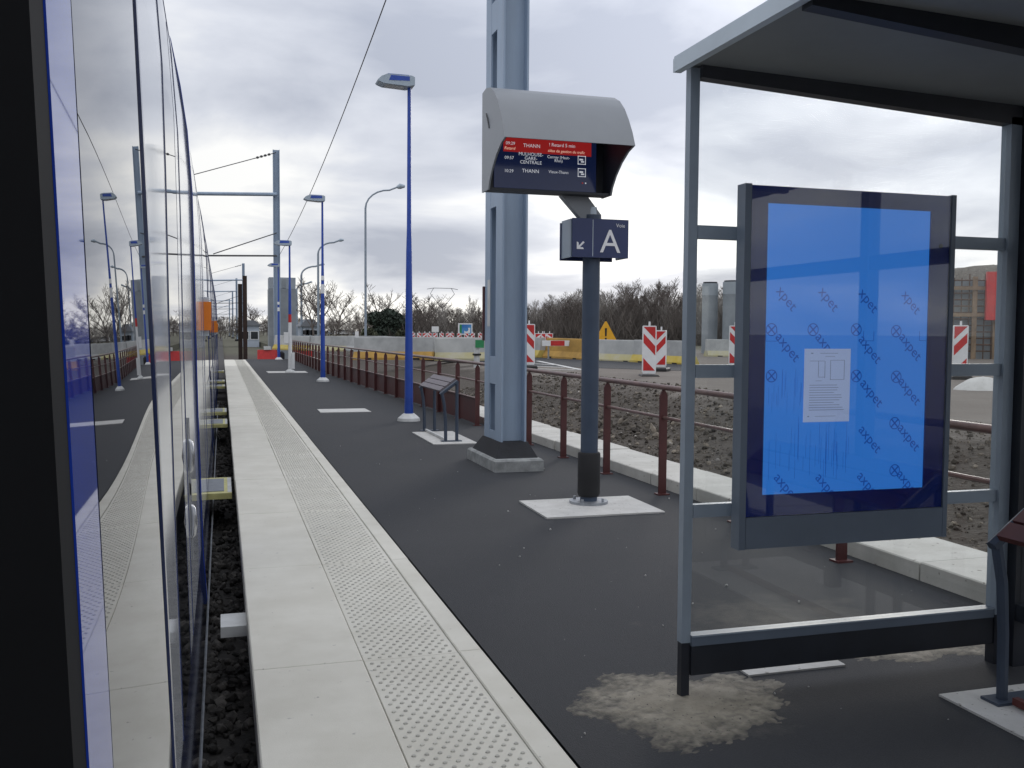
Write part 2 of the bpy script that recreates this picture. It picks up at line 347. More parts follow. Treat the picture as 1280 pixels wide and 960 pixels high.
f1 = gmath('DIVIDE', gmath('SUBTRACT', dist, 7.4), 1.0, True)
near = mx(f1, soil, earth)
f2 = gmath('DIVIDE', gmath('SUBTRACT', gmath('ADD', gmath('ABSOLUTE', sp.outputs[0], 0.0), gmath('MULTIPLY', sp.outputs[1], 0.8)), 66.0), 14.0, True)
l(mx(f2, near, (0.075, 0.072, 0.045)), b.inputs['Base Color'])
bp = n('ShaderNodeBump'); bp.inputs['Distance'].default_value = 0.04; bp.inputs['Strength'].default_value = 0.7; l(nf.outputs['Fac'], bp.inputs['Height']); l(bp.outputs[0], b.inputs['Normal'])
MAT['ground'] = gm
def dusty(m, pts, col, amount):   # patches of dust trodden into the surface, each with its own ragged outline
    t = m.node_tree; n = t.nodes.new; l = t.links.new; b = next(q for q in t.nodes if q.type == 'BSDF_PRINCIPLED'); src = b.inputs['Base Color'].links[0].from_socket
    g = n('ShaderNodeNewGeometry').outputs['Position']; nz = n('ShaderNodeTexNoise'); nz.inputs['Scale'].default_value = 3.5; nz.inputs['Detail'].default_value = 9; nz.inputs['Roughness'].default_value = .72; l(g, nz.inputs[0]); out = src
    for (cx, cy, rx, ry) in pts:
        mp_ = n('ShaderNodeMapping'); mp_.vector_type = 'TEXTURE'; mp_.inputs['Location'].default_value = (cx, cy, 0); mp_.inputs['Scale'].default_value = (rx, ry, 1000); l(g, mp_.inputs[0])
        ln = n('ShaderNodeVectorMath'); ln.operation = 'LENGTH'; l(mp_.outputs[0], ln.inputs[0])
        a = n('ShaderNodeMath'); a.operation = 'MULTIPLY_ADD'; l(nz.outputs['Fac'], a.inputs[0]); a.inputs[1].default_value = 1.9; a.inputs[2].default_value = -0.35
        c = n('ShaderNodeMath'); c.operation = 'SUBTRACT'; c.use_clamp = True; l(a.outputs[0], c.inputs[0]); l(ln.outputs['Value'], c.inputs[1])
        d_ = n('ShaderNodeMath'); d_.operation = 'MULTIPLY'; d_.use_clamp = True; l(c.outputs[0], d_.inputs[0]); d_.inputs[1].default_value = amount
        x = n('ShaderNodeMix'); x.data_type = 'RGBA'; l(d_.outputs[0], x.inputs[0]); l(out, x.inputs[6]); x.inputs[7].default_value = (*col, 1); out = x.outputs[2]
    l(out, b.inputs['Base Color'])
dusty(MAT['asphalt'], [(1.88, 3.57, .75, .62), (2.9, 4.5, 1.1, .8), (3.3, 4.0, .8, .5)], (0.16, 0.145, 0.12), 0.75)
struct(mb.build('ground', 'ground'))

# platform: body, asphalt, edge slabs, studs, kerb behind the railing
plat = struct(box('platform', 'edge', 0.16, 4.86, -7.0, 54.0, -0.75, -0.125))
asph = MB(); gx = [1.215 + i * (4.215 - 1.215) / 12 for i in range(13)]; gy = [-7 + i * 61 / 120 for i in range(121)]
av = []
for y in gy:
    for x in gx: av.append((x, y, 0.006 * fb(x * 0.7, y * 0.5) if 1.3 < x < 4.1 else 0.0))
asph.add(av, [(j * 13 + i, j * 13 + i + 1, (j + 1) * 13 + i + 1, (j + 1) * 13 + i) for j in range(120) for i in range(12)])
asph.box(1.215, 4.215, -7, 54, -0.12, -0.03)
struct(asph.build('asphalt_paving', 'asphalt'))
PL = 1.95; G = 0.004
def master(name, m, mb_): 
    o = mb_.build(name, m, plat); return o
sl = MB().box(0.12, 0.625, 0, PL - G, -0.14, 0.0, 0.006)
tac = MB().box(0.629, 1.087, 0, PL - G, -0.14, -0.004, 0.003); tac.cur = 1
k = 0
yy = 0.03
while yy < PL - 0.03:
    xx = 0.660 + (0.0245 if k % 2 else 0)
    while xx < 1.07:
        n6 = 6; vs = [(xx + r_ * math.cos(a_ * math.pi / 3), yy + r_ * math.sin(a_ * math.pi / 3), z_) for (r_, z_) in ((0.0105, -0.004), (0.0075, 0.001)) for a_ in range(n6)]
        tac.add(vs, [(i, (i + 1) % 6, 6 + (i + 1) % 6, 6 + i) for i in range(6)] + [tuple(range(6, 12))]); xx += 0.049
    yy += 0.0425; k += 1
brd = MB().box(1.0905, 1.206, 0, PL - G, -0.14, 0.002, 0.005)
masters = [('edge_slab', 'slab', sl), ('tactile_slab', ['slab', 'dot'], tac), ('border_slab', 'slab', brd)]
row0 = 4.465 - 5 * PL
for nm, mm, mbb in masters:
    first = mbb.build(nm, mm, plat)
    for i in range(30):
        y = row0 + i * PL
        if y + PL > 54.4: break
        q = first if i == 0 else first.copy()
        if i: COL.objects.link(q)
        q.location = (random.uniform(-0.0015, 0.0015), y, random.uniform(-0.002, 0.002) if nm != 'border_slab' else 0)
kb = MB().box(4.22, 4.86, 0, 0.99, -0.2, 0.115, 0.008); kf = kb.build('kerb_slab', 'kerb', plat)
for i in range(58):
    q = kf if i == 0 else kf.copy()
    if i: COL.objects.link(q)
    q.location = (random.uniform(-0.006, 0.006), -4.0 + i * 1.0, random.uniform(-0.008, 0.006)); q.rotation_euler = (0, 0, random.uniform(-0.004, 0.004))
def pad(x0, x1, y0, y1, z=0.012, sk=0.0):
    vs = [(x0, y0), (x1, y0 + sk), (x1 + random.uniform(-.02, .02), y1 + sk), (x0 + random.uniform(-.02, .02), y1)]
    return MB().prism([(a, c) for a, c in vs], -0.025, z, 'z').build('concrete_pad', 'pad', plat)
pad(2.58, 3.66, 7.5, 8.33); pad(2.77, 3.40, 12.85, 14.5); pad(1.78, 2.74, 18.4, 19.2); pad(1.62, 3.05, 36.2, 37.6); pad(2.93, 3.75, 1.5, 3.34)
pad(2.27, 2.78, 3.77, 4.2, 0.010)

def mound(name, label, cx, cy, rx, ry, h, seed):
    r_ = random.Random(seed); ph = [r_.uniform(0, 6.28) for _ in range(8)]; mb = MB(); nu = 56; vs = []
    for j in range(nu):
        for i in range(nu):
            u = -1.25 + 2.5 * i / (nu - 1); v = -1.25 + 2.5 * j / (nu - 1); rr = math.hypot(u, v); th = math.atan2(v, u)
            edge = 1 + 0.10 * math.sin(3 * th + ph[0]) + 0.08 * math.sin(5 * th + ph[1]) + 0.05 * math.sin(11 * th + ph[2])
            z = h * (1 - (rr / edge) ** 2) + 0.0025 * math.sin(9 * u + ph[3]) * math.sin(8 * v + ph[4]) + r_.uniform(-0.0025, 0.0025)
            vs.append((cx + rx * u, cy + ry * v, max(z, -0.02)))
    mb.add(vs, [(j * nu + i, j * nu + i + 1, (j + 1) * nu + i + 1, (j + 1) * nu + i) for j in range(nu - 1) for i in range(nu - 1)])
    o = mb.build(name, 'sand', None, label, 'stuff', True); o['category'] = 'sand'; return o
mound('sand', 'sandy mortar spill around the foot of the shelter post', 1.87, 3.57, 0.45, 0.36, 0.013, 1)
mound('sand', 'thin sand left along the far side of the shelter wall', 3.25, 3.98, 0.45, 0.30, 0.012, 5)

# trackbed: ballast sheet and stones, rails
struct(box('track_bed', 'ballast', -3.2, 0.155, -8, 330, -0.70, -0.50))
ICO = None
def ico():
    t = (1 + 5 ** .5) / 2
    v = np.array([(-1, t, 0), (1, t, 0), (-1, -t, 0), (1, -t, 0), (0, -1, t), (0, 1, t), (0, -1, -t), (0, 1, -t), (t, 0, -1), (t, 0, 1), (-t, 0, -1), (-t, 0, 1)], float); v /= np.linalg.norm(v[0])
    f = np.array([(0, 11, 5), (0, 5, 1), (0, 1, 7), (0, 7, 10), (0, 10, 11), (1, 5, 9), (5, 11, 4), (11, 10, 2), (10, 7, 6), (7, 1, 8), (3, 9, 4), (3, 4, 2), (3, 2, 6), (3, 6, 8), (3, 8, 9), (4, 9, 5), (2, 4, 11), (6, 2, 10), (8, 6, 7), (9, 8, 1)])
    return v, f
IV, IF = ico()
def stones(name, label, m, pts, sizes, cat):
    nS = len(pts); V = np.empty((nS, 12, 3)); 
    for i in range(nS):
        q = IV * rng.uniform(0.65, 1.25, (12, 1)); q = q * rng.uniform(0.6, 1.2, 3) * sizes[i]
        a = rng.uniform(0, 6.28); c, s = math.cos(a), math.sin(a); b_ = rng.uniform(0, 6.28); c2, s2 = math.cos(b_), math.sin(b_)
        q = q @ np.array([[c, -s, 0], [s, c, 0], [0, 0, 1]]) @ np.array([[1, 0, 0], [0, c2, -s2], [0, s2, c2]]); V[i] = q + pts[i]
    F = (IF[None] + 12 * np.arange(nS)[:, None, None]).reshape(-1, 3)
    me = bpy.data.meshes.new(name); me.from_pydata(V.reshape(-1, 3).tolist(), [], F.tolist()); me.materials.append(MAT[m]); me.update()
    o = link(name, me, None, label, 'stuff'); o['category'] = cat; return o
bp_ = []; bs = []
for i in range(5200):
    y = 2.2 + 26 * rng.random() ** 1.7; bp_.append((rng.uniform(-0.7, 0.15), y, -0.50 + rng.uniform(-0.015, 0.03))); bs.append(rng.uniform(0.018, 0.042))
stones('ballast', 'dark crushed stone ballast between the tram and the platform edge', 'stone', bp_, bs, 'ballast')
rp_ = []; rs = []
for i in range(18000):
    x = 4.95 + 3.9 * rng.random() ** 1.25; y = rng.uniform(2.0, 24); s = 0.008 + 0.042 * rng.random() ** 8
    if 11.5 < y < 14.5 and 5.6 < x < 6.6 and rng.random() < 0.6: s *= 1.9
    fade = max(0.0, min(1.0, (9.5 - x) / 2.5)); z = gz(x, y) + 0.038 * fb(x, y) * fade
    rp_.append((x, y, z + s * 0.25)); rs.append(s)
stones('rubble', 'loose rubble and clods on the earth bank behind the railing', 'rubble', rp_, rs, 'rubble')
gp_ = []; gs = []
for i in range(110):
    gp_.append((rng.uniform(1.3, 4.1), 2.6 + 12 * rng.random() ** 1.4, 0.004)); gs.append(0.002 + 0.010 * rng.random() ** 6)
stones('grit', 'scattered pale grit and crumbs on the asphalt platform', 'pad', gp_, gs, 'grit')
for x in (-0.95, -2.39):
    struct(MB().prism([(x - .07, -.5), (x + .07, -.5), (x + .07, -.48), (x + .012, -.46), (x + .012, -.40), (x + .036, -.38), (x + .036, -.345), (x - .036, -.345), (x - .036, -.38), (x - .012, -.40), (x - .012, -.46), (x - .07, -.48)], -8, 330).build('rail_track', 'rust'))
# roadworks asphalt strip and painted hatching
q = [gp(655, 453, GZ), gp(745, 455, GZ), gp(745, 463, GZ), gp(655, 464, GZ)]
struct(MB().prism([(12.4, 24.5), (15.5, 27.6), (12.2, 40.0), (7.6, 40.0), (8.4, 30.0)], GZ - 0.05, GZ + 0.008, 'z').build('road', 'asphalt'))
for i, (a, c) in enumerate([((672, 451.5), (726, 462.5)), ((668, 455), (696, 456.5)), ((668, 458), (704, 459.5)), ((690, 462), (718, 462.8)), ((660, 461), (690, 462))]):
    a = Vector((*gp(*a, GZ), 0)); c = Vector((*gp(*c, GZ), 0)); pn = (c - a).cross(Z).normalized() * 0.08
    struct(MB().prism([tuple((a + pn)[:2]), tuple((c + pn)[:2]), tuple((c - pn)[:2]), tuple((a - pn)[:2])], GZ - 0.01, GZ + 0.013, 'z').build('road_marking', 'line'))

# ================================================================== TRAM
prof = [(-0.62, -0.12), (-0.30, -0.135), (0.0, -0.155), (0.9, -0.178), (1.55, -0.19), (2.1, -0.195), (2.5, -0.203), (2.9, -0.23), (3.2, -0.272), (3.5, -0.33), (3.62, -0.37)]  # (z, x)
def tx(z):
    for (z0, x0), (z1, x1) in zip(prof, prof[1:]):
        if z0 <= z <= z1: return x0 + (x1 - x0) * (z - z0) / (z1 - z0)
    return prof[-1][1] if z > prof[-1][0] else prof[0][1]
T = thing('tram', 'white and blue tram with glossy mirror-like side standing along the platform edge', 'tram', (-1.45, 10, -0.62))
def skin(name, m, y0, y1, z0, z1, proud=0.006, depth=0.02, label=None, parent=T, nseg=10, bulge=0.0, ny=1):
    zs = sorted(set([z0, z1] + [p_[0] for p_ in prof if z0 < p_[0] < z1] + [z0 + (z1 - z0) * i / nseg for i in range(nseg + 1)]))
    mb = MB(); nz_ = len(zs); vs = []
    for j in range(ny + 1):
        y = y0 + (y1 - y0) * j / ny; bl = bulge * math.sin(math.pi * j / ny) if ny > 1 else 0
        for z in zs: vs.append((tx(z) + proud + bl, y, z))
    nf_ = len(vs); fs = [(j * nz_ + i, (j + 1) * nz_ + i, (j + 1) * nz_ + i + 1, j * nz_ + i + 1) for j in range(ny) for i in range(nz_ - 1)]
    for y in (y0, y1):
        for z in zs: vs.append((tx(z) - depth, y, z))
    a0 = nf_; a1 = nf_ + nz_; e1 = ny * nz_
    for i in range(nz_ - 1):
        fs += [(i, i + 1, a0 + i + 1, a0 + i), (e1 + i + 1, e1 + i, a1 + i, a1 + i + 1)]
    fs += [(0, a0, a1, e1), (nz_ - 1, e1 + nz_ - 1, a1 + nz_ - 1, a0 + nz_ - 1)]
    mb.add(vs, fs); o = mb.build(name, m, parent, label)
    o.data.polygons.foreach_set('use_smooth', [True] * len(o.data.polygons))
    o.data.set_sharp_from_angle(angle=math.radians(30)); return o
TY0, TY1 = -9.0, 43.0
def loft(y0, y1, z0, z1, name, m):
    pr = [(x, z) for z, x in prof if z0 <= z <= z1]
    full = pr + [(-2.9 - x, z) for x, z in reversed(pr)]
    o = MB().prism(full, y0, y1, 'y').build(name, m, T, None, None, True); return o
loft(0.45, TY1, -0.30, 3.62, 'body', 'twhite'); loft(TY0, -0.75, -0.30, 3.62, 'body', 'twhite')
box('door_recess', 'rubber', -2.6, -1.2, -0.75, 0.45, -0.05, 2.4, T)
box('floor', 'rubber', -1.2, -0.17, -0.75, 0.45, -0.25, -0.02, T)
box('door_header', 'twhite', -1.2, -0.27, -0.75, 0.45, 2.4, 3.5, T)
pr = [(-0.37, 3.62), (-0.46, 3.72), (-0.8, 3.78), (-2.1, 3.78), (-2.44, 3.72), (-2.53, 3.62)]
MB().prism(list(reversed(pr)), TY0, TY1, 'y').build('roof', 'troof', T, None, None, True)
for y in (4.5, 13.5, 24, 33): box('roof_box', 'troof', -2.2, -0.75, y, y + 3.2, 3.77, 3.95, T, 0.05)
skin('skirt', 'tnavy', 0.46, TY1, -0.60, 0.02, 0.004, 0.03)
LEAF = lambda z: -0.078 - 0.036 * (z - 1.55) - (0.010 * (z - 1.75) ** 2 if z > 1.75 else 0.0)   # open plug-door leaf standing outside the body
def leafpart(name, m, y0, y1, z0, z1, proud=0.0, depth=0.035, label=None, bul=0.0, ny=1, nzs=40):
    zs = [z0 + (z1 - z0) * i / nzs for i in range(nzs + 1)]; k = nzs + 1; vs = []
    for j in range(ny + 1):
        y = y0 + (y1 - y0) * j / ny
        for z in zs: vs.append((LEAF(z) + proud + bul * (math.sin(math.pi * j / ny) + 0.35 * math.sin(5.1 * z + 3 * j / ny)), y, z))
    c = len(vs)
    for y in (y0, y1):
        for z in zs: vs.append((LEAF(z) - depth, y, z))
    e1 = ny * k; fs = [(j * k + i, (j + 1) * k + i, (j + 1) * k + i + 1, j * k + i + 1) for j in range(ny) for i in range(nzs)]
    for i in range(nzs): fs += [(i, i + 1, c + i + 1, c + i), (e1 + i + 1, e1 + i, c + k + i, c + k + i + 1), (c + i, c + i + 1, c + k + i + 1, c + k + i)]
    fs += [(0, c, c + k, e1), (nzs, e1 + nzs, c + k + nzs, c + nzs)]
    o = MB().add(vs, fs).build(name, m, T, label, None, True); return o
leafpart('door_rubber', 'rubber', 0.500, 0.541, 0.0, 2.25, -0.0008, 0.075)
leafpart('door_edge', 'tblue', 0.5415, 0.5475, 0.0, 2.25, 0.0004, 0.04)
leafpart('door_border', 'tblue', 0.548, 0.640, 0.0, 2.25, 0.0, 0.04, 'glossy blue strip along the slid-open door leaf')
leafpart('door_glass', 'tglass', 0.6415, 1.185, 0.0, 2.25, 0.0, 0.04, 'dark glossy pane reflecting platform and sky', 0.0011, 12)
leafpart('seam', 'tseam', 1.187, 1.207, 0.0, 2.25, 0.002, 0.04)
yb = [(2.4, 3.7, 'twhite'), (3.72, 4.55, 'tglass'), (4.6, 5.0, 'twhite'), (5.02, 6.9, 'twhite'), (7.06, 9.6, 'twhite'), (9.66, 10.62, 'twhite'), (10.66, 11.6, 'twhite')]
for a, c, mm in yb:
    skin('window' if mm == 'tglass' else 'side_panel', mm, a, c, 0.03, 3.5, 0.006 + random.uniform(0, 0.003), 0.02)
for y in (3.71, 4.57, 5.01, 9.63, 10.64): skin('seam', 'tseam', y - 0.006, y + 0.006, 0.02, 3.55, 0.0095)
skin('door_edge', 'tblue', 6.95, 7.03, -0.35, 3.55, 0.022)
skin('seam', 'tseam', 6.91, 6.945, -0.35, 3.55, 0.018)
y = 11.65
while y < TY1 - 1:
    skin('window', 'tglass', y, y + 3.0, 0.9, 2.75, 0.005); skin('side_panel', 'twhite', y, y + 3.0, 0.03, 0.88, 0.006)
    skin('seam', 'tseam', y + 3.06, y + 3.09, -0.3, 3.5, 0.012); skin('door_leaf', 'tglass', y + 3.14, y + 4.4, 0.03, 2.9, 0.008); skin('seam', 'tseam', y + 4.45, y + 4.48, -0.3, 3.5, 0.011); y += 4.6
for z in (0.90, 0.56):
    mb = MB(); x = tx(z) + 0.008
    for k in range(7):
        pass
    mb.tube([(x, 5.2, z - 0.09), (x + .012, 5.2, z - 0.07), (x + .018, 5.2, z), (x + .012, 5.2, z + 0.07), (x, 5.2, z + 0.09)], [0.005, 0.013, 0.016, 0.013, 0.005], 10).build('door_button', 'silver', T, None, None, True)
    tube('button_rail', 'silver', [(tx(z - .2) + .012, 5.2, z - .2), (tx(z + .2) + .012, 5.2, z + .2)], 0.006, 6, T)
for y, z0, z1 in ((11.0, 1.55, 1.86), (24.5, 1.5, 1.78), (30.0, 1.5, 1.75)):
    h = box('lamp_housing', 'shlight', tx(z0) - 0.02, tx(z0) + 0.055, y + 0.02, y + 0.12, z0 - 0.06, z1 + 0.05, T)
    MB().box(tx(z0) + 0.0, tx(z0) + 0.085, y - 0.03, y + 0.02, z0, z1).build('lamp_lens', 'orange', h)
for y0 in (10.1, 17.6, 20.2, 29.5, 32.5, 40.5):
    st = box('boarding_step', 'stepy', -0.24, 0.085, y0, y0 + 1.1, -0.16, -0.10, T)
    MB().box(-0.15, 0.01, y0 + 0.12, y0 + 0.98, -0.1, -0.094).build('tread', 'stepg', st)
    MB().box(0.045, 0.085, y0 + 0.05, y0 + 1.05, -0.1, -0.096).build('nosing', 'offwhite', st)
mb = MB(); mb.tube([(-0.105, 3.0 + 0.5 * i, -0.33 - 0.012 * (i % 2)) for i in range(46)], 0.008, 6).build('skirt_cable', 'steel', T)
tag(box('edge_bracket', 'offwhite', -0.02, 0.158, 5.50, 5.76, -0.16, -0.10), 'pale rectangular bracket plate on the platform edge above the ballast', 'bracket')

# ================================================================== RAILING
RAILX = lambda y: 4.05 if y < 17 else (4.05 - 0.45 * (y - 17) / 20 if y < 37 else 3.60 + 0.10 * (y - 37) / 17)
RL = thing('railing', 'maroon metal railing with round handrail along the back of the platform', 'railing', (4.05, 2.6, 0))
yp = [8.37 + 1.40 * i for i in range(-5, 33)]
pm = None
for y in yp:
    x = RAILX(y)
    if pm is None:
        pm = MB(); w = 0.038
        pm.prism([(-w, 0.0), (w, 0.0), (w, 0.955), (w * 0.6, 0.99), (0.012, 1.0), (0.012, 1.02), (-0.012, 1.02), (-0.012, 1.0), (-w * 0.6, 0.99), (-w, 0.955)], -0.012, 0.012, 'y')
        pm.box(-0.06, 0.06, -0.05, 0.05, -0.03, 0.012)
        post0 = pm.build('post', 'maroon', None); q = post0; q.parent = RL
    else: q = post0.copy(); COL.objects.link(q)
    q.location = Vector((x, y, 0)) - Vector(RL['_o'])
ends = [(RAILX(y), y) for y in (1.0, 17, 37, 53.6)]
MB().tube([(x, y, 1.035) for x, y in ends], 0.027, 10).build('handrail', 'railtop', RL, None, None, True)
MB().tube([(x, y, 0.745) for x, y in ends], 0.016, 8).build('middle_rail', 'railtop', RL, None, None, True)
MB().tube([(RAILX(y) , y, 0.45) for y in (15.4, 17, 37, 53.6)], 0.016, 8).build('lower_rail', 'railtop', RL, None, None, True)
for a, c in zip(yp, yp[1:]):
    if a > 14.5:
        x0, x1 = RAILX(a) + 0.02, RAILX(c) + 0.02
        MB().prism([(x0, a + 0.02), (x1, c - 0.02), (x1 + 0.015, c - 0.02), (x0 + 0.015, a + 0.02)], 0.02, 0.43, 'z').build('infill_panel', 'maroon', RL)

# ================================================================== MAIN MAST
MX0, MX1, MY0, MY1 = 3.035, 3.335, 10.45, 11.18
MS = thing('catenary_mast', 'tall blue-grey steel mast of two joined beams on a concrete block', 'mast', (3.18, 10.8, 0))
def hbeam(y0, y1, name):
    ym = (y0 + y1) / 2; mb = MB()
    mb.prism([(MX0, y0), (MX0 + 0.022, y0), (MX0 + 0.022, ym - 0.008), (MX1 - 0.022, ym - 0.008), (MX1 - 0.022, y0), (MX1, y0), (MX1, y1), (MX1 - 0.022, y1), (MX1 - 0.022, ym + 0.008), (MX0 + 0.022, ym + 0.008), (MX0 + 0.022, y1), (MX0, y1)], 0.27, 12.5, 'z')
    mb.build(name, 'mast', MS)
hbeam(MY0, MY0 + 0.26, 'beam'); hbeam(MY1 - 0.22, MY1, 'beam')
for z0, z1 in ((0.95, 1.27), (3.0, 3.35), (5.0, 5.35), (7.0, 7.35), (9, 9.35), (11, 11.35), (0.28, 0.40)):
    box('batten', 'mast', MX0 + 0.002, MX0 + 0.02, MY0 + 0.26, MY1 - 0.22, z0, z1, MS); box('batten', 'mast', MX1 - 0.02, MX1 - 0.002, MY0 + 0.26, MY1 - 0.22, z0, z1, MS)
vs = [(2.91, 10.22), (3.41, 10.22), (3.41, 11.30), (2.91, 11.30)]; vt = [(3.02, 10.43), (3.35, 10.43), (3.35, 11.2), (3.02, 11.2)]
mb = MB(); mb.add([(x, y, 0.13) for x, y in vs] + [(x, y, 0.30) for x, y in vt], [(3, 2, 1, 0), (4, 5, 6, 7)] + [(i, (i + 1) % 4, 4 + (i + 1) % 4, 4 + i) for i in range(4)]); mb.build('bitumen_skirt', 'mastdark', MS)
box('foundation_block', 'block', 2.87, 3.44, 10.12, 11.36, -0.03, 0.14, MS, 0.02)
box('number_plate', 'offwhite', MX0 - 0.006, MX0 - 0.001, MY0 + 0.49, MY0 + 0.60, 1.62, 2.17, MS)
box('edge_plate', 'maroon', MX0 - 0.02, MX0 + 0.02, MY1 + 0.004, MY1 + 0.05, 1.45, 2.1, MS)
# ================================================================== SIGN POLE + DISPLAY
PX, PY = 3.175, 8.07
SP = thing('sign_pole', 'slate blue round pole with black sleeve on a pale concrete pad', 'pole', (PX, PY, 0.012))
tube('shaft', 'polec', [(PX, PY, 0.03), (PX, PY, 2.60)], 0.078, 24, SP)
tube('cap', 'shlight', [(PX, PY, 2.60), (PX, PY, 2.63), (PX, PY, 2.67)], [0.05, 0.05, 0.045], 16, SP)
MB().tube([(PX, PY, 0.075), (PX, PY, 0.10), (PX, PY, 0.46), (PX, PY, 0.475)], [0.092, 0.102, 0.102, 0.094], 24).build('sleeve', 'sleeve', SP, None, None, True)
tube('flange', 'steel', [(PX, PY, 0.012), (PX, PY, 0.035)], 0.175, 28, SP)
for a in range(4):
    th = math.radians(45 + 90 * a); tube('bolt', 'steel', [(PX + .14 * math.cos(th), PY + .14 * math.sin(th), 0.035), (PX + .14 * math.cos(th), PY + .14 * math.sin(th), 0.062)], 0.014, 6, SP, False)
SG = thing('platform_sign', 'blue box sign with white letter A and arrow on the slate pole', 'sign', (3.21, 7.95, 2.38))
fy = 7.94
box('front_panel', 'signb', 2.945, 3.475, fy, fy + 0.018, 2.215, 2.555, SG)
box('back_panel', 'signb', 2.925, 3.43, fy + 0.26, fy + 0.278, 2.20, 2.535, SG)
box('side_channel', 'shframe', 2.935, 2.947, fy + 0.02, fy + 0.255, 2.215, 2.55, SG); box('side_channel', 'shframe', 3.46, 3.472, fy + 0.02, fy + 0.255, 2.215, 2.55, SG)
box('divider', 'shlight', 3.133, 3.138, fy - 0.003, fy - 0.0005, 2.225, 2.545, SG)
text('letter', 'A', 0.292, 'signtxt', SG, (3.300, fy - 0.003, 2.262), X, Z, 'CENTER')
text('word', 'Voie', 0.046, 'signtxt', SG, (3.355, fy - 0.003, 2.487), X, Z)
mb = MB(); ax, az = 2.985, 2.285
mb.prism([(ax, az), (ax + .065, az), (ax + .058, az + .016), (ax + .029, az + .016), (ax + .072, az + .058), (ax + .06, az + .07), (ax + .017, az + .028), (ax + .017, az + .056), (ax, az + .064)], fy - 0.003, fy - 0.0005, 'y'); mb.build('arrow', 'signtxt', SG)

DS = thing('departure_display', 'grey curved hooded departure screen held on an arm beside the mast', 'display', (2.73, 8.0, 2.76))
x0, x1 = 2.18, 3.275
top = [(8.10, 3.60), (7.98, 3.615), (7.86, 3.595), (7.74, 3.54), (7.63, 3.45), (7.54, 3.34), (7.46, 3.22), (7.40, 3.10)]
mb = MB(); vs = []; th_ = 0.02
inn = [(y + 0.02, z - 0.022) for y, z in top]; inn[-1] = (7.415, 3.10)
mb.prism(top + list(reversed(inn)), x0, x1, 'x'); mb.build('hood', 'hood', DS, None, None, True)
low = [(7.40, 3.10), (7.52, 3.07), (7.66, 3.00), (7.78, 2.91), (7.86, 2.82), (7.89, 2.755), (8.10, 2.755), (8.10, 3.60)]
ck = [top[0]] + top[1:] + low[1:-1]
for xa, nm in ((x0 - 0.015, 'cheek'), (x1, 'cheek')):
    MB().prism(ck, xa, xa + 0.015, 'x').build(nm, 'hood', DS)
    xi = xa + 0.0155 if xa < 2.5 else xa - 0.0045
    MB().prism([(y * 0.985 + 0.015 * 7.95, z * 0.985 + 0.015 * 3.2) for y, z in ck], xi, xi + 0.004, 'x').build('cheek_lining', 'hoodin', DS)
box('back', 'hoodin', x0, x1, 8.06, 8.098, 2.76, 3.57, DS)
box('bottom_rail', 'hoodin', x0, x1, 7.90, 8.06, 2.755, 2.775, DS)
tube('hood_handle', 'wire', [(2.162, 7.96, 3.40), (2.158, 7.90, 3.34), (2.162, 7.86, 3.26)], 0.006, 6, DS)
sy = 8.045
S = box('screen', 'scr', 2.26, 3.20, sy, sy + 0.015, 2.80, 3.30, DS)
f = sy - 0.003
def sx(px, py): return aty(px, py, sy)
ax0, az0 = sx(629, 192); ax1, _ = sx(739, 192); zt = 3.30; zb_ = az0 + 0.02
MB().box(ax0, ax1, f, f + 0.002, zb_, 3.29).build('alert_row', 'scrred', S)
f2 = f - 0.002
def st(px, py, s, size, m='scrtxt', al='LEFT', it=0.0):
    x, z = sx(px, py); text('screen_text', s, size, m, S, (x, f2, z), X, Z, al, it)
st(632, 180.5, '09:29', 0.038); st(630, 186.5, 'Retard', 0.036, 'scryel', 'LEFT', 0.2); st(664.5, 184.5, 'THANN', 0.044, 'scrtxt', 'CENTER')
st(686, 182.8, '! Retard 5 min', 0.042); st(684.5, 189.8, 'aléas de gestion du trafic', 0.0345, 'scryel', 'LEFT', 0.15)
st(630.5, 198.5, '09:57', 0.038); st(663.5, 195.0, 'MULHOUSE-\nGARE-\nCENTRALE', 0.041, 'scrtxt', 'CENTER')
st(698, 198.5, 'Cernay (Haut-\nRhin)', 0.036, 'scrtxt', 'CENTER'); st(630, 215, '10:29', 0.038); st(663, 216, 'THANN', 0.044, 'scrtxt', 'CENTER'); st(698, 217, 'Vieux-Thann', 0.036, 'scrtxt', 'CENTER')
for py in (205.5, 221):
    x, z = sx(722, py); i = MB(); w = 0.075
    for a, c, e_, g_ in ((0, w, 0, .006), (0, w, w - .006, w), (0, .006, 0, w), (w - .006, w, 0, w), (.015, .05, .035, .05), (.03, .06, .018, .03)): i.box(x + a, x + c, f2, f2 + .001, z + e_, z + g_)
    i.build('tram_icon', 'scrtxt', S)
x, z = sx(731, 230); MB().box(x, x + .012, f2, f2 + .001, z, z + .012).build('status_light', 'scrtxt', S); MB().box(x - .03, x - .018, f2, f2 + .001, z, z + .012).build('status_light', 'scrred', S)
mb = MB(); mb.prism([(2.87, 2.757), (3.12, 2.757), (3.25, 2.60), (3.25, 2.56), (3.06, 2.56)], 8.03, 8.11, 'y'); mb.build('support_arm', 'hood', DS)

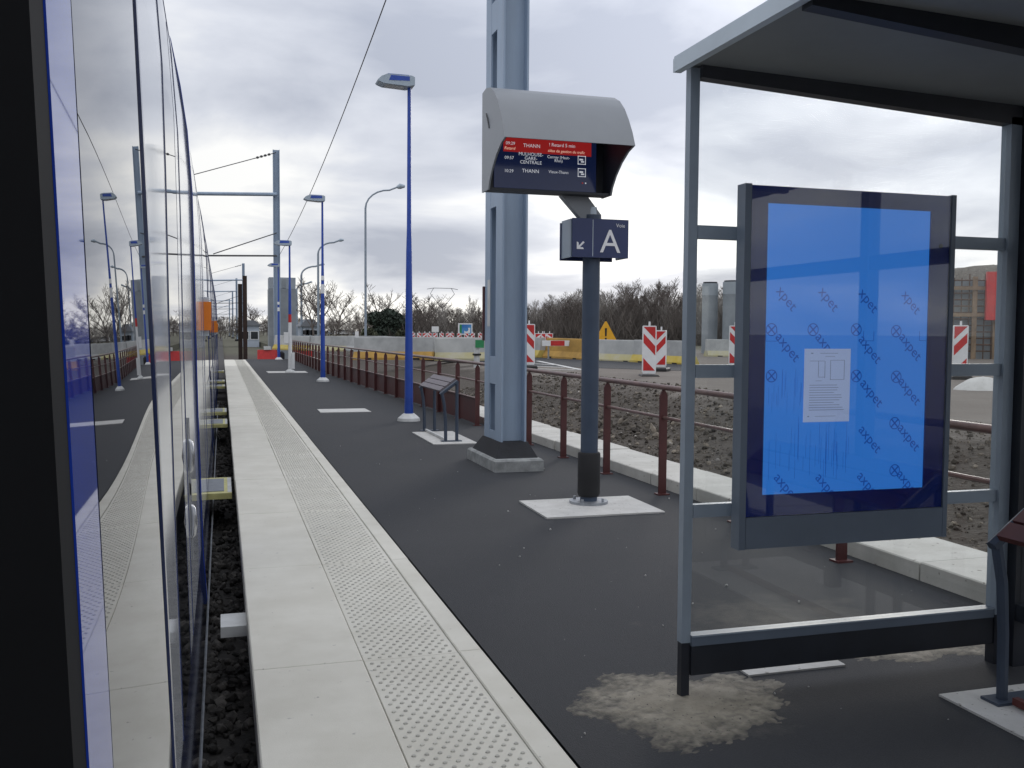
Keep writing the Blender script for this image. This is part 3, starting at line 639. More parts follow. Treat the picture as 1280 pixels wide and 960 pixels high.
# ================================================================== PERCH SEATS
def make_perch(name, label, dx, dy, slatm):
    P = thing(name, label, 'perch seat', (3.06 + dx, 13.9 + dy, 0.012))
    for y in (13.14 + dy, 14.62 + dy):
        tube('leg', 'perch', [(3.005 + dx, y, 0.02), (3.0 + dx, y, 0.30), (2.985 + dx, y, 0.52), (2.95 + dx, y, 0.685)], 0.024, 8, P)
        tube('leg', 'perch', [(3.165 + dx, y, 0.02), (3.165 + dx, y, 0.86)], 0.024, 8, P)
        MB().tube([(2.925 + dx, y, 0.675), (3.175 + dx, y, 0.86)], 0.026, 6).build('end_bar', 'perch', P)
        box('foot_plate', 'perch', 2.94 + dx, 3.23 + dx, y - 0.05, y + 0.05, 0.012, 0.024, P)
    sdir_ = Vector((0.25, 0, 0.185)).normalized(); nn = Vector((-sdir_.z, 0, sdir_.x))
    for k in range(3):
        a = Vector((2.925 + dx, 0, 0.70)) + sdir_ * (0.012 + k * 0.098); c = a + sdir_ * 0.085
        pf = [tuple((a)[i] for i in (0, 2)), tuple((c)[i] for i in (0, 2)), tuple((c + nn * 0.028)[i] for i in (0, 2)), tuple((a + nn * 0.028)[i] for i in (0, 2))]
        MB().prism(pf, 13.17 + dy, 14.59 + dy, 'y').build('slat', slatm, P)
    box('foot_rail', 'offwhite' if slatm == 'slat' else 'slatred', 3.0 + dx, 3.03 + dx, 13.2 + dy, 14.56 + dy, 0.02, 0.05, P); return P
make_perch('perch_seat', 'slatted perch seat with four slate legs near the first blue lamp', 0.0, 0.0, 'slat')
make_perch('perch_seat', 'dark red slatted perch seat under the shelter at the right edge', 0.13, -11.42, 'slatred')

# ================================================================== BLUE LAMPS
def lamp(x, y, h, label, bands=(), white_to=0.0, red=None, heada=0.0, extra=False):
    Lp = thing('platform_lamp', label, 'lamp', (x, y, 0), 'blue platform lamps')
    def rad(z): return 0.078 - 0.030 * z / 3.2 if z < 3.2 else max(0.031, 0.040 - 0.004 * (z - 3.2))
    def seg(nm, m, z0, z1):
        k = 14; zs = [z0 + (z1 - z0) * i / k for i in range(k + 1)]; MB().tube([(x, y, z) for z in zs], [rad(z) for z in zs], 12).build(nm, m, Lp, None, None, True)
    cuts = [(0.1, h, 'lblue')]
    if white_to: cuts = [(0.1, white_to, 'white'), (white_to, red, 'red'), (red, h, 'lblue')]
    for a, c, m in cuts: seg('pole', m, a, c)
    for a, c in bands: MB().tube([(x, y, a), (x, y, c)], [rad(a) + 0.006, rad(c) + 0.006], 12).build('white_band', 'white', Lp, None, None, True)
    MB().tube([(x, y, 0.0), (x, y, 0.05), (x, y, 0.13)], [0.20, 0.19, 0.095], 16).build('base_cone', 'offwhite', Lp, None, None, True)
    # flat wedge head reaching towards the track
    hd = MB(); pf = [(0.07, -0.02), (0.07, 0.11), (0.02, 0.135), (-0.40, 0.135), (-0.50, 0.09), (-0.56, 0.03), (-0.545, 0.01), (-0.45, -0.025), (-0.05, -0.045)]
    hd.prism([(x + u, h + w) for u, w in pf], y - 0.16, y + 0.16, 'y'); ho = hd.build('head', 'lgrey', Lp)
    MB().box(x - 0.39, x - 0.03, y - 0.145, y + 0.145, h + 0.1345, h + 0.145).build('top_panel', 'lblue', ho)
    MB().prism([(x - 0.42, h - 0.02), (x - 0.10, h - 0.048), (x - 0.10, h - 0.055), (x - 0.42, h - 0.032)], y - 0.11, y + 0.11, 'y').build('lens', 'offwhite', ho)
    fr_ = MB(); fr_.prism([(x - 0.375, h + 0.03), (x - 0.02, h + 0.045), (x - 0.02, h + 0.115), (x - 0.34, h + 0.118)], y - 0.164, y - 0.1605, 'y'); fr_.build('side_panel', 'lblue', ho)
    return Lp
lamp(3.11, 16.48, 5.75, 'nearest tall blue lamp post with flat head, left of the mast')
lamp(2.97, 29.9, 5.52, 'second blue lamp post, with two white bands on its pole', bands=((2.70, 2.98), (3.10, 3.26)))
l3 = lamp(2.42, 36.4, 4.72, 'blue lamp post with a white lower half and red band', white_to=1.86, red=2.16)
box('meter_box', 'white', 2.20, 2.36, 36.3, 36.5, 1.1, 1.5, l3); box('meter_box', 'white', 2.46, 2.58, 36.3, 36.5, 0.15, 0.75, l3)
lamp(2.93, 53.0, 5.0, 'farthest blue lamp post, beside the grey pier', bands=((2.6, 2.8), (2.95, 3.1)))

# ================================================================== FAR CATENARY MASTS
def cmast(x, y, h, label, arm=True):
    C_ = thing('catenary_mast', label, 'mast', (x, y, 0), 'catenary masts along the line'); w = 0.19
    mb = MB(); mb.prism([(x - w, y - w), (x - w + .03, y - w), (x - w + .03, y - .02), (x + w - .03, y - .02), (x + w - .03, y - w), (x + w, y - w), (x + w, y + w), (x + w - .03, y + w), (x + w - .03, y + .02), (x - w + .03, y + .02), (x - w + .03, y + w), (x - w, y + w)], 0.0 if y < 54 else -0.6, h, 'z'); mb.build('beam', 'mast', C_)
    box('base', 'mastdark', x - .4, x + .4, y - .4, y + .4, -0.62, 0.32 if y < 70 else -0.2, C_, 0.1)
    tube('beam_arm', 'mast', [(x, y - .2, h * 0.785), (x - 4.9, y - .2, h * 0.77)], 0.11, 8, C_)
    tube('stay', 'wire', [(x, y - .2, h * 0.985), (x - 4.6, y - .2, h * 0.86)], 0.025, 6, C_)
    for k in range(4): tube('insulator', 'wire', [(x - .35 - .22 * k, y - .2, h * 0.985 - .115 - .072 * k), (x - .47 - .22 * k, y - .2, h * .985 - .155 - .072 * k)], 0.07, 8, C_)
    tube('lower_arm', 'wire', [(x, y - .2, h * 0.49), (x - 4.6, y - .2, h * 0.48)], 0.05, 6, C_)
    tube('drop_bracket', 'wire', [(x - 3.9, y - .2, h * 0.48), (x - 3.9, y - .2, h * 0.42), (x - 4.6, y - .2, h * 0.46)], 0.045, 6, C_)
    tube('brace', 'wire', [(x, y - .2, h * 0.60), (x - .5, y - .2, h * 0.585), (x - 3.6, y - .2, h * 0.49)], 0.03, 6, C_)
    return C_
cm = cmast(3.17, 58.9, 12.2, 'far blue-grey catenary mast with a long arm at the platform end')
for i, (y, x, h) in enumerate(((150, 3.2, 11.6), (205, 3.0, 12.2), (270, 2.9, 12.2), (340, 2.6, 12.2))):
    cmast(x, y, h, ['catenary mast on the distant line, nearest beyond the brown piles', 'catenary mast on the distant line, second beyond the brown piles', 'catenary mast on the distant line, third beyond the brown piles', 'catenary mast on the distant line, farthest beyond the brown piles'][i])
pts = []
for i in range(25):
    tt = i / 24; pts.append((3.3 + 0.8 * tt * (1 - tt), 10.8 + 48.0 * tt, 9.6 - 3.6 * tt - 1.2 * tt * (1 - tt)))
tag(tube('overhead_wire', 'wire', pts, 0.013, 6), 'thin overhead wire sloping from the near mast down to the far mast', 'wire')

# ================================================================== SHELTER
SH = thing('platform_shelter', 'grey steel and glass platform shelter with flat roof at the right', 'shelter', (2.7, 1.0, 0))
SY = 3.66; X0, X1 = 1.852, 3.47; SB = -3.2
def post(x, y, w=0.055, z1=2.64, foot=True):
    p_ = box('post', 'shframe', x, x + w, y - w, y, 0.24, z1, SH)
    MB().box(x + .002, x + w - .002, y - w + .002, y - .002, -0.02, 0.24).build('post_foot', 'shdark', p_)
post(X0, SY, 0.042); post(X1, SY, 0.06, 2.55); post(X0, SB); post(X1, SB, 0.06, 2.55)
def endwall(y, sgn):
    box('plinth_beam', 'shdark', X0 + 0.043, X1, y - 0.05, y - 0.005, 0.10, 0.225, SH)
    box('bottom_frame', 'casem', X0 + 0.043, X1, y - 0.055, y, 0.227, 0.272, SH)
    MB().box(X0 + 0.043, X1, y - 0.058, y - 0.0555, 0.266, 0.270).build('glazing_bead', 'shframe', SH)
    for z in (0.775, 1.365, 1.945):
        box('transom', 'shframe', X0 + 0.044, X1 - 0.001, y - 0.045, y - 0.012, z, z + 0.055, SH)
    for z0, z1 in ((0.272, 0.775), (0.83, 1.365), (1.42, 1.945)):
        box('pane', 'glass', X0 + 0.044, X1 - 0.001, y - 0.032, y - 0.026, z0, z1, SH)
    MB().prism([(X0 + 0.046, 2.0), (X1 - 0.001, 2.0), (X1 - 0.001, 2.53), (X0 + 0.046, 2.61)], y - 0.032, y - 0.026, 'y').build('pane', 'glass', SH)
    MB().prism([(X0 + 0.043, 2.60), (X1 + 0.06, 2.515), (X1 + 0.06, 2.665), (X0 + 0.043, 2.665)], y - 0.06, y - 0.001, 'y').build('header_beam', 'shmid', SH)
endwall(SY, 1); endwall(SB + 0.06, 1)
# back wall with glazed bays
bx = X1 + 0.09
box('corner_column', 'shdark', X1 + 0.063, X1 + 0.22, SY - 0.11, SY - 0.004, -0.02, 2.60, SH)
for i, y in enumerate((2.27, 0.75, -0.75, -2.25)):
    box('post', 'shdark', bx - 0.03, bx + 0.05, y - 0.035, y + 0.035, -0.02, 2.52, SH)
for a, c in ((SY - 0.11, 2.305), (2.235, 0.785), (0.715, -0.715), (-0.785, -2.215)):
    box('transom', 'shdark', bx - 0.02, bx + 0.035, c, a, 1.92, 2.0, SH); box('transom', 'shdark', bx - 0.02, bx + 0.035, c, a, 0.22, 0.30, SH)
    box('pane', 'glass', bx, bx + 0.006, c, a, 0.30, 1.92, SH); box('pane', 'glass', bx, bx + 0.006, c, a, 2.0, 2.5, SH)
# roof: fascia, ceiling, ribs
def rz(x): return 2.665 - 0.028 * (x - 1.79)
MB().prism([(1.834, rz(1.834) - 0.012), (3.95, rz(3.95) - 0.012), (3.95, rz(3.95) + 0.006), (1.834, rz(1.834) + 0.006)], SB - 0.1, SY + 0.008, 'y').build('ceiling', 'ceil', SH)
MB().prism([(1.80, 2.684), (3.98, 2.62), (3.98, 2.68), (2.9, 2.72), (1.80, 2.692)], SB - 0.12, SY + 0.010, 'y').build('roof', 'shlight', SH)
box('fascia', 'shlight', 1.797, 1.832, SB - 0.12, SY + 0.012, 2.628, 2.682, SH)
for y in (2.78, 1.35, -0.1, -1.6):
    MB().prism([(1.838, rz(1.838) - 0.05), (3.6, rz(3.6) - 0.13), (3.6, rz(3.6) - 0.0125), (1.838, rz(1.838) - 0.0125)], y - 0.03, y + 0.03, 'y').build('roof_rib', 'shdark', SH)

# poster case hung on the shelter end wall
AD = thing('poster_case', 'navy framed lit poster case with blue protective film on shelter wall', 'poster case', (2.555, 3.55, 0.655))
ay0, ay1 = 3.50, 3.555
box('case_body', 'casem', 2.050, 3.074, ay0 + 0.012, ay1, 0.657, 2.160, AD)
for xa, xb in ((2.040, 2.070), (3.058, 3.080)): box('case_rim', 'casem', xa, xb, ay0 - 0.010, ay1 - 0.001, 0.655, 2.162, AD)
box('bottom_panel', 'casem', 2.072, 3.056, ay0 - 0.010, ay0 + 0.011, 0.657, 0.788, AD)
for xa in (2.3, 2.75):
    for z in (0.80, 1.39, 1.97): box('bracket', 'casem', xa, xa + 0.05, ay1, 3.614, z - 0.02, z + 0.02, AD)
fx0, fx1, fz0, fz1 = 2.152, 2.956, 0.880, 2.088
for a, c, d_, e_ in ((2.072, fx0, 0.790, 2.158), (fx1, 3.056, 0.790, 2.158), (fx0, fx1, 0.790, fz0), (fx0, fx1, fz1, 2.158)):
    box('border', 'navy', a, c, ay0 + 0.0, ay0 + 0.011, d_, e_, AD)
tube('lock', 'black', [(3.012, ay0 - 0.0025, 1.94), (3.012, ay0 + 0.002, 1.94)], 0.010, 10, AD)
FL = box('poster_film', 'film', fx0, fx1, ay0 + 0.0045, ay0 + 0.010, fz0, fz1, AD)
fy = ay0 + 0.0035
def A_(px, py): return aty(px, py, ay0)
ang = math.radians(-47); xd = Vector((math.cos(ang), 0, math.sin(ang))); ud = Vector((-math.sin(ang), 0, math.cos(ang)))
def word(px, py, s='axpet', size=0.064):
    x, z = A_(px, py); text('film_word', s, size, 'filmprint', FL, (x, fy, z), xd, ud)
def roundel(px, py, r=0.027):
    x, z = A_(px, py); i = MB(); n_ = 20; w = 0.004; pv = []
    for k in range(n_):
        a = 2 * math.pi * k / n_; pv += [(x + r * math.cos(a), fy, z + r * math.sin(a)), (x + (r - w) * math.cos(a), fy, z + (r - w) * math.sin(a))]
    i.add(pv, [(2 * k, 2 * k + 1, (2 * k + 3) % (2 * n_), (2 * k + 2) % (2 * n_)) for k in range(n_)])
    for a in (-47, 43):
        a = math.radians(a); u = Vector((math.cos(a), 0, math.sin(a))); v = Vector((-u.z, 0, u.x)); c_ = Vector((x, fy, z)); rr = r * 0.9
        i.add([c_ - u * rr - v * .003, c_ + u * rr - v * .003, c_ + u * rr + v * .003, c_ - u * rr + v * .003], [(0, 1, 2, 3)])
    i.build('film_roundel', 'filmprint', FL)
for px, py in ((973, 366), (1026, 367), (1076, 369), (1130, 371), (972, 424), (1022, 424), (1076, 427), (1127, 424), (1078, 482), (1126, 480), (1076, 540), (1125, 538), (970, 600), (1022, 600), (1074, 598), (1124, 596)):
    word(px - 3, py - 2, 'axpet' if py > 380 else 'xpet')
for px, py in ((965, 412), (1017, 412), (1071, 412), (1121, 414), (965, 470), (1071, 470), (1121, 471), (1119, 529), (1119, 588)): roundel(px, py)
for px in (958, 1080, 1150):
    x, z = A_(px, 414); i = MB(); w = 0.052
    i.box(x, x + .002, fy, fy + .0005, z - .04, z); i.box(x + w, x + w + .002, fy, fy + .0005, z - .04, z); i.box(x, x + w, fy, fy + .0005, z - .042, z - .04); i.build('film_mark', 'filmprint', FL)
# faint vertical print lines showing through the film
i = MB()
for k in range(34):
    x = fx0 + 0.02 + 0.40 * random.random(); z = 0.93 + random.uniform(0, 0.12); i.box(x, x + 0.0009, fy, fy + .0004, z, z + random.uniform(0.06, 0.20))
for k in range(22):
    x = fx0 + 0.02 + 0.2 * random.random(); z = 1.22 + random.uniform(0, 0.1); i.box(x, x + 0.0008, fy, fy + .0004, z, z + random.uniform(0.05, 0.12))
i.build('film_streaks', 'filmprint', FL)
nx0, nz0 = A_(1004, 528); nx1, nz1 = A_(1064, 436)
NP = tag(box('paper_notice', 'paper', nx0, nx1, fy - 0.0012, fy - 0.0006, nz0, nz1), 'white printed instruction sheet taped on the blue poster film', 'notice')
i = MB(); pw = nx1 - nx0; ph = nz1 - nz0; py_ = fy - 0.0016
def pb(u0, u1, v0, v1): i.box(nx0 + u0 * pw, nx0 + u1 * pw, py_, py_ + .0003, nz0 + v0 * ph, nz0 + v1 * ph)
pb(.34, .72, .935, .942); pb(.45, .66, .893, .899); pb(.14, .19, .93, .945)
for u0, u1, v0, v1 in ((.30, .30, .62, .83), (.44, .44, .60, .83), (.56, .56, .57, .84), (.86, .86, .58, .84)): pb(u0, u0 + .012, v0, v1)
for u0, u1, v in ((.12, .44, .83), (.30, .44, .61), (.56, .87, .84), (.56, .87, .575), (.25, .38, .56)): pb(u0, u1, v, v + .006)
for k in range(11): pb(.12, random.uniform(.62, .88), .50 - .034 * k, .508 - .034 * k)
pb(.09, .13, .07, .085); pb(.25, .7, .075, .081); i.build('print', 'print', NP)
box('front_glass', 'adglass', 2.073, 3.055, ay0 - 0.0065, ay0 - 0.0035, 0.791, 2.157, AD)

# ================================================================== ROADWORKS
barp = [(-0.30, 0), (0.30, 0), (0.30, 0.08), (0.16, 0.30), (0.10, 0.84), (-0.10, 0.84), (-0.16, 0.30), (-0.30, 0.08)]
def barrier_master(nm, low, hi):
    mb = MB(); Lb = 2.96
    lo_ = [(-0.30, 0.0), (0.30, 0.0), (0.30, 0.08), (0.16, 0.30), (-0.16, 0.30), (-0.30, 0.08)]
    up = [(-0.16, 0.30), (0.16, 0.30), (0.10, 0.80), (0.085, 0.83), (-0.085, 0.83), (-0.10, 0.80)]
    a = MB().prism(lo_, -Lb / 2, Lb / 2, 'y'); b_ = MB().prism(up, -Lb / 2, Lb / 2, 'y'); c_ = MB()
    for yy in (-0.9, 0.9): c_.box(-0.305, 0.305, yy - 0.12, yy + 0.12, 0.0, 0.07)
    return [(a, 'foot', low), (b_, 'wall', hi), (c_, 'drain_slot', 'black')]
bcache = {}
def barrier(x, y, ang, label, low='baryel', hi='bar', z=GZ):
    o = thing('concrete_barrier', label, 'barrier', (0, 0, 0), 'concrete barriers round the roadworks')
    key = (low, hi)
    if key not in bcache:
        bcache[key] = [(p_[0].build(p_[1], p_[2], o).data, p_[1]) for p_ in barrier_master('b', low, hi)]
    else:
        for me, nm in bcache[key]: link(nm, me, o)
    o.location = (x, y, z + random.uniform(-.05, .03)); o.rotation_euler = (random.uniform(-.012, .012), random.uniform(-.02, .02), ang); del o['_o']; return o
def row(p0, p1, lab, specials={}):
    p0 = Vector((*p0, 0)); p1 = Vector((*p1, 0)); d_ = (p1 - p0); n_ = max(1, int(round(d_.length / 3.0))); u = d_.normalized(); a = math.atan2(u.y, u.x) - math.pi / 2
    ordn = ['first', 'second', 'third', 'fourth', 'fifth', 'sixth', 'seventh', 'eighth', 'ninth', 'tenth', 'eleventh', 'twelfth', 'thirteenth', 'fourteenth', 'fifteenth', 'sixteenth']
    for k in range(n_):
        c = p0 + u * (1.5 + 3.0 * k) + Vector((-u.y, u.x, 0)) * random.uniform(-.15, .15); lo_, hi_ = specials.get(k, random.choice((('baryel', 'bar'), ('baryel', 'bar2'), ('barpale', 'bar'), ('barpale', 'bar2'))))
        barrier(c.x, c.y, a + random.uniform(-.07, .07), lab % ordn[k % 16], lo_, hi_)
row((15.3, 29.3), (12.3, 40.5), 'grey concrete barrier with yellow foot behind the beacons, %s from the right', {2: ('barora', 'barora')})
row((10.2, 33.2), (4.9, 35.5), 'grey concrete barrier seen left of the mast above the railing, %s from the mast', {1: ('barora', 'bar')})
row((11.5, 45.0), (3.5, 57.0), 'pale concrete barrier in the back row left of the mast, %s from the right', {0: ('bar', 'bar'), 2: ('bar', 'bar')})
row((21.5, 40.0), (44.5, 37.5), 'concrete barrier with yellow foot seen through the shelter glass, %s from the left')
# striped beacons
def beacon(x, y, z, h, w, label, rot=0.0, flip=False, group='striped roadworks beacons', sign=1):
    o = thing('striped_beacon', label, 'beacon', (x, y, z), group)
    key = ('bc', flip, h, w)
    if key not in bcache:
        z0 = 0.10; parts = []
        foot = MB().box(-0.22, 0.22, -0.35, 0.35, 0, 0.10, 0.03); parts.append((foot, 'foot', 'black'))
        pn = MB().prism([(-w / 2 + .02, z0 + 0.02), (w / 2 - .02, z0 + .02), (w / 2, z0 + .06), (w / 2, h - .02), (w / 2 - .02, h), (-w / 2 + .02, h), (-w / 2, h - .02), (-w / 2, z0 + .06)], -0.03, 0.03, 'y'); parts.append((pn, 'panel', 'white'))
        knob = MB().tube([(0, 0, h), (0, 0, h + 0.10)], 0.025, 8); parts.append((knob, 'knob', 'white'))
        e_ = w / 2 - 0.025; sgn = -1 if flip else 1
        for zz in (0.09, 0.45, 0.81):
            # diagonal stripe clipped to the panel
            zt0 = z0 + zz * (h / 1.25); rise = 0.30 * h / 1.25; hh = 0.22 * h / 1.25
            lo_ = max(z0 + .05, zt0); hi2 = min(h - .03, zt0 + rise + hh)
            poly = [(-e_, min(zt0 + rise, h - .03)), (e_, max(zt0, z0 + .05)), (e_, min(zt0 + hh, h - .03)), (-e_, min(zt0 + rise + hh, h - .03))]
            if zz == 0.81: poly = [(-e_, h - .03), (e_, zt0 + 0.02), (e_, h - .03)]
            if zz == 0.09: poly = [(-e_, zt0 + rise), (-e_, zt0), (e_, zt0)]
            poly = [(sgn * u, v) for u, v in poly]
            parts.append((MB().prism(poly, -0.034, 0.034, 'y'), 'red_stripe', 'red'))
        oo = o['_o']; del o['_o']; bcache[key] = [(a.build(nm, m, o).data, nm) for a, nm, m in parts]
    else:
        del o['_o']
        for me, nm in bcache[key]: link(nm, me, o)
    o.rotation_euler = (0, 0, rot); return o
def bat(px, py): x, y = gp(px, py, GZ); return x, y
x, y = bat(811, 470); beacon(x, y, GZ - 0.06, 1.30, 0.34, 'larger front beacon of the red and white pair right of the sign pole', math.radians(-18))
x, y = bat(826, 464); beacon(x, y, GZ + 0.0, 1.14, 0.30, 'smaller rear beacon of the red and white pair right of the sign pole', math.radians(-35), True)
x, y = bat(661, 461); beacon(x, y, GZ, 1.30, 0.34, 'red and white beacon half hidden by the right edge of the mast', math.radians(-12))
x, y = gp(1199, 474, GZ); beacon(x, y, GZ, 1.30, 0.34, 'red and white beacon beside the right edge of the poster case', math.radians(-30), True)
x, y = gp(918, 462, GZ); beacon(x, y, GZ, 1.30, 0.34, 'red and white beacon peeping past the left edge of the poster case', math.radians(-30))
ORD = ['first', 'second', 'third', 'fourth', 'fifth', 'sixth', 'seventh', 'eighth', 'ninth', 'tenth', 'eleventh', 'twelfth']
for i, px in enumerate((516, 524, 531, 537, 544, 552, 560, 565, 574, 583, 591, 600)):
    x, y = aty(px, 424, 62 + 0.6 * i); beacon(x, 62 + 0.6 * i, GZ, 0.98, 0.30, '%s striped beacon from the left in the far row below the billboards' % ORD[i], math.radians(-20 + 30 * (i % 2)), i % 2 == 0, 'far striped beacons below the billboards')
for i, px in enumerate((673, 682, 688, 699)):
    x, y = aty(px, 424, 46); beacon(x, 46 + 0.5 * i, GZ, 1.02, 0.34, '%s small striped beacon from the mast behind the barriers on its right' % ORD[i], math.radians(-20), i % 2 == 0, 'striped beacons behind the barriers right of the mast')
# warning triangle
x, _ = aty(757, 420, 36); TS = thing('warning_sign', 'yellow triangular warning sign with exclamation mark above the barriers', 'sign', (x, 36, GZ))
tube('post', 'steel', [(x, 36.04, GZ), (x, 36.04, 1.75)], 0.03, 8, TS)
pl = MB().prism([(x - .52, 1.18), (x + .52, 1.18), (x + .47, 1.12), (x - .47, 1.12)], 35.98, 36.0, 'y').prism([(x - .52, 1.18), (x + .52, 1.18), (x + 0.03, 2.02), (x - .03, 2.02)], 35.98, 36.0, 'y').build('plate', 'yellow', TS)
MB().prism([(x - .03, 1.42), (x + .03, 1.42), (x + .045, 1.75), (x - .045, 1.75)], 35.97, 35.979, 'y').box(x - .04, x + .04, 35.97, 35.979, 1.28, 1.36).build('exclamation', 'black', TS)
for px, w in ((755, 0.7), (719, 1.4)):
    x, z = aty(px, 427, 36.3); bo = thing('barrier_board', 'red and white striped board %s' % ('below the yellow warning triangle' if px == 755 else 'on the barrier left of the sign pole'), 'board', (x, 36.3, GZ))
    box('plank', 'white', x - w, x + w, 36.28, 36.32, 1.02, 1.24, bo)
    for k in (-0.75, 0.1): box('red_stripe', 'red', x + k * w, x + k * w + 0.42 * w, 36.275, 36.325, 1.03, 1.23, bo)
    for s in (-1, 1): box('leg', 'steel', x + s * w * .8 - .03, x + s * w * .8 + .03, 36.325, 36.36, GZ, 1.2, bo)
# concrete columns seen through the glass, pier at platform end
def column(x, y, r, h, label, z=GZ, cap=True):
    o = thing('concrete_column', label, 'column', (x, y, z), 'bridge columns under construction')
    MB().tube([(x, y, z - 0.1), (x, y, z + h * 0.83)], r, 24).build('shaft', 'pier', o, None, None, True)
    MB().tube([(x, y, z + h * 0.83), (x, y, z + h)], r * 1.02, 24).build('top_ring', 'pierlt', o, None, None, True)
    MB().tube([(x, y, z + h), (x, y, z + h + 0.08)], r * 0.9, 24).build('top_plate', 'shdark', o, None, None, True)
x, _ = aty(893.5, 420, 46); column(x, 46.6, 0.42, 3.75, 'slimmer grey concrete column seen through the glass left of the poster')
x, _ = aty(911, 420, 46); column(x, 45.6, 0.55, 3.80, 'wider grey concrete column seen through the glass left of the poster')
cx_, _ = aty(352.5, 420, 62); PR = thing('concrete_pier', 'tall grey rectangular concrete pier beyond the platform end', 'pier', (cx_, 62, -0.6))
box('shaft', 'pier', cx_ - 0.82, cx_ + 0.82, 61.2, 63, -0.7, 4.15, PR); box('upper_block', 'pierlt', cx_ - 0.80, cx_ + 0.80, 61.25, 62.9, 4.16, 4.85, PR); box('notch_plate', 'pier', cx_ - 0.02, cx_ + 0.2, 61.2, 61.248, 4.2, 4.75, PR)
for px, h, yy, lab in ((300.5, 4.3, 59.2, 'shorter left one of the two dark rusty steel piles'), (306.5, 4.75, 58.6, 'taller right one of the two dark rusty steel piles')):
    x, _ = aty(px, 420, yy); w = 0.12
    p_ = MB().prism([(x - w, yy - w), (x + w, yy - w), (x + w, yy - w + .03), (x + .02, yy - w + .03), (x + .02, yy + w - .03), (x + w, yy + w - .03), (x + w, yy + w), (x - w, yy + w), (x - w, yy + w - .03), (x - .02, yy + w - .03), (x - .02, yy - w + .03), (x - w, yy - w + .03)], -0.7, h, 'z').build('steel_pile', 'rust'); tag(p_, lab, 'pile', 'rusty steel piles')
# rebar cage and red formwork
fx_, fy_ = 31.95, 35.8
u = Vector((math.cos(math.radians(-25)), math.sin(math.radians(-25)), 0)); vv = Vector((-u.y, u.x, 0))
RC = thing('rebar_cage', 'rusty rebar cage and timber shuttering seen at the right through glass', 'rebar cage', (fx_, fy_, GZ))
def P3(a, b_, z): q = Vector((fx_, fy_, 0)) + u * a + vv * b_; return (q.x, q.y, z)
for k in range(12): tube('horizontal_bar', 'rebar', [P3(-3.0, 0, GZ + 0.35 + 0.29 * k), P3(1.8, 0, GZ + 0.35 + 0.29 * k)], 0.035, 5, RC)
for k in range(15): tube('vertical_bar', 'rebar', [P3(-2.9 + 0.33 * k, 0.05, GZ), P3(-2.9 + 0.33 * k, 0.05, GZ + 3.6 + 0.25 * random.random())], 0.028, 5, RC)
for a in (-2.3, -0.9, 0.5, 1.4):
    mb = MB(); c0 = [P3(a, -.12, 0), P3(a + .2, -.12, 0), P3(a + .2, -.02, 0), P3(a, -.02, 0)]; mb.prism([(q[0], q[1]) for q in c0], GZ, GZ + 3.7, 'z').build('timber_stud', 'timber', RC)
for z in (1.9, 3.1):
    c0 = [P3(-3, -.16, 0), P3(1.9, -.16, 0), P3(1.9, -.125, 0), P3(-3, -.125, 0)]; MB().prism([(q[0], q[1]) for q in c0], GZ + z, GZ + z + 0.16, 'z').build('timber_waler', 'timber', RC)
c0 = [P3(-3.0, .25, 0), P3(3.4, .25, 0), P3(3.4, .9, 0), P3(-3.0, .9, 0)]; MB().prism([(q[0], q[1]) for q in c0], GZ, GZ + 3.55, 'z').build('concrete_core', 'pier', RC)
c0 = [P3(1.0, -.4, 0), P3(2.3, -.4, 0), P3(2.3, -.2, 0), P3(1.0, -.2, 0)]
FW = MB().prism([(q[0], q[1]) for q in c0], GZ + 1.75, GZ + 3.9, 'z').build('formwork_panel', 'red', RC, 'bright red formwork panel')
# spoil heaps
def heap(name, label, cx, cy, rx, ry, h, m, z=GZ, cat='heap'):
    mb = MB(); nu = 26; vs = []
    for j in range(nu):
        for i_ in range(nu):
            a = -1.1 + 2.2 * i_ / (nu - 1); c = -1.1 + 2.2 * j / (nu - 1); rr = a * a + c * c
            vs.append((cx + rx * a, cy + ry * c, z - 0.15 + h * max(0, 1 - rr) ** 0.8 + (0.04 * h) * fb(a * 5, c * 5)))
    mb.add(vs, [(j * nu + i_, j * nu + i_ + 1, (j + 1) * nu + i_ + 1, (j + 1) * nu + i_) for j in range(nu - 1) for i_ in range(nu - 1)])
    o = mb.build(name, m, None, None, None, True); tag(o, label, cat); return o
heap('spoil_heap', 'large grey gravel heap behind the rebar cage', 46, 49, 12, 8, 5.6, 'rubble')
x, y = gp(1228, 487, GZ); heap('sand_heap', 'small pale heap beside the beacon right of the poster', x, y, 0.7, 0.5, 0.4, 'pad')
# ================================================================== STREET LAMPS
def streetlamp(px, Y, htop, pxh, label, hz_=None):
    x, _ = aty(px, 420, Y); xh, _ = aty(pxh, 300, Y); o = thing('street_lamp', label, 'street lamp', (x, Y, GZ), 'curved street lamps beyond the roadworks'); dxx = xh - x; r = 0.075 * Y / 58 * 0.85
    pts = [(x, Y, GZ - 0.2), (x, Y, htop - 1.3)]
    for k in range(1, 7):
        a = k / 6 * math.pi / 2; pts.append((x + dxx * 0.62 * (1 - math.cos(a)), Y, htop - 1.3 + 1.15 * math.sin(a)))
    pts.append((x + dxx * 0.85, Y, htop + 0.08))
    tube('pole', 'shframe', pts, [r * 1.25, r] + [r * 0.8] * 7, 8, o)
    MB().tube([(x + dxx * 0.82, Y, htop + .04), (x + dxx * .9, Y, htop + .12), (x + dxx * 1.02, Y, htop + .13)], [0.09, 0.17, 0.08], 10).build('head', 'lgrey', o, None, None, True)
streetlamp(457, 58.0, 10.2, 505, 'tallest curved street lamp, left of the nearest blue lamp')
streetlamp(398, 96.0, 10.4, 429, 'curved street lamp in the middle distance behind the second blue lamp')
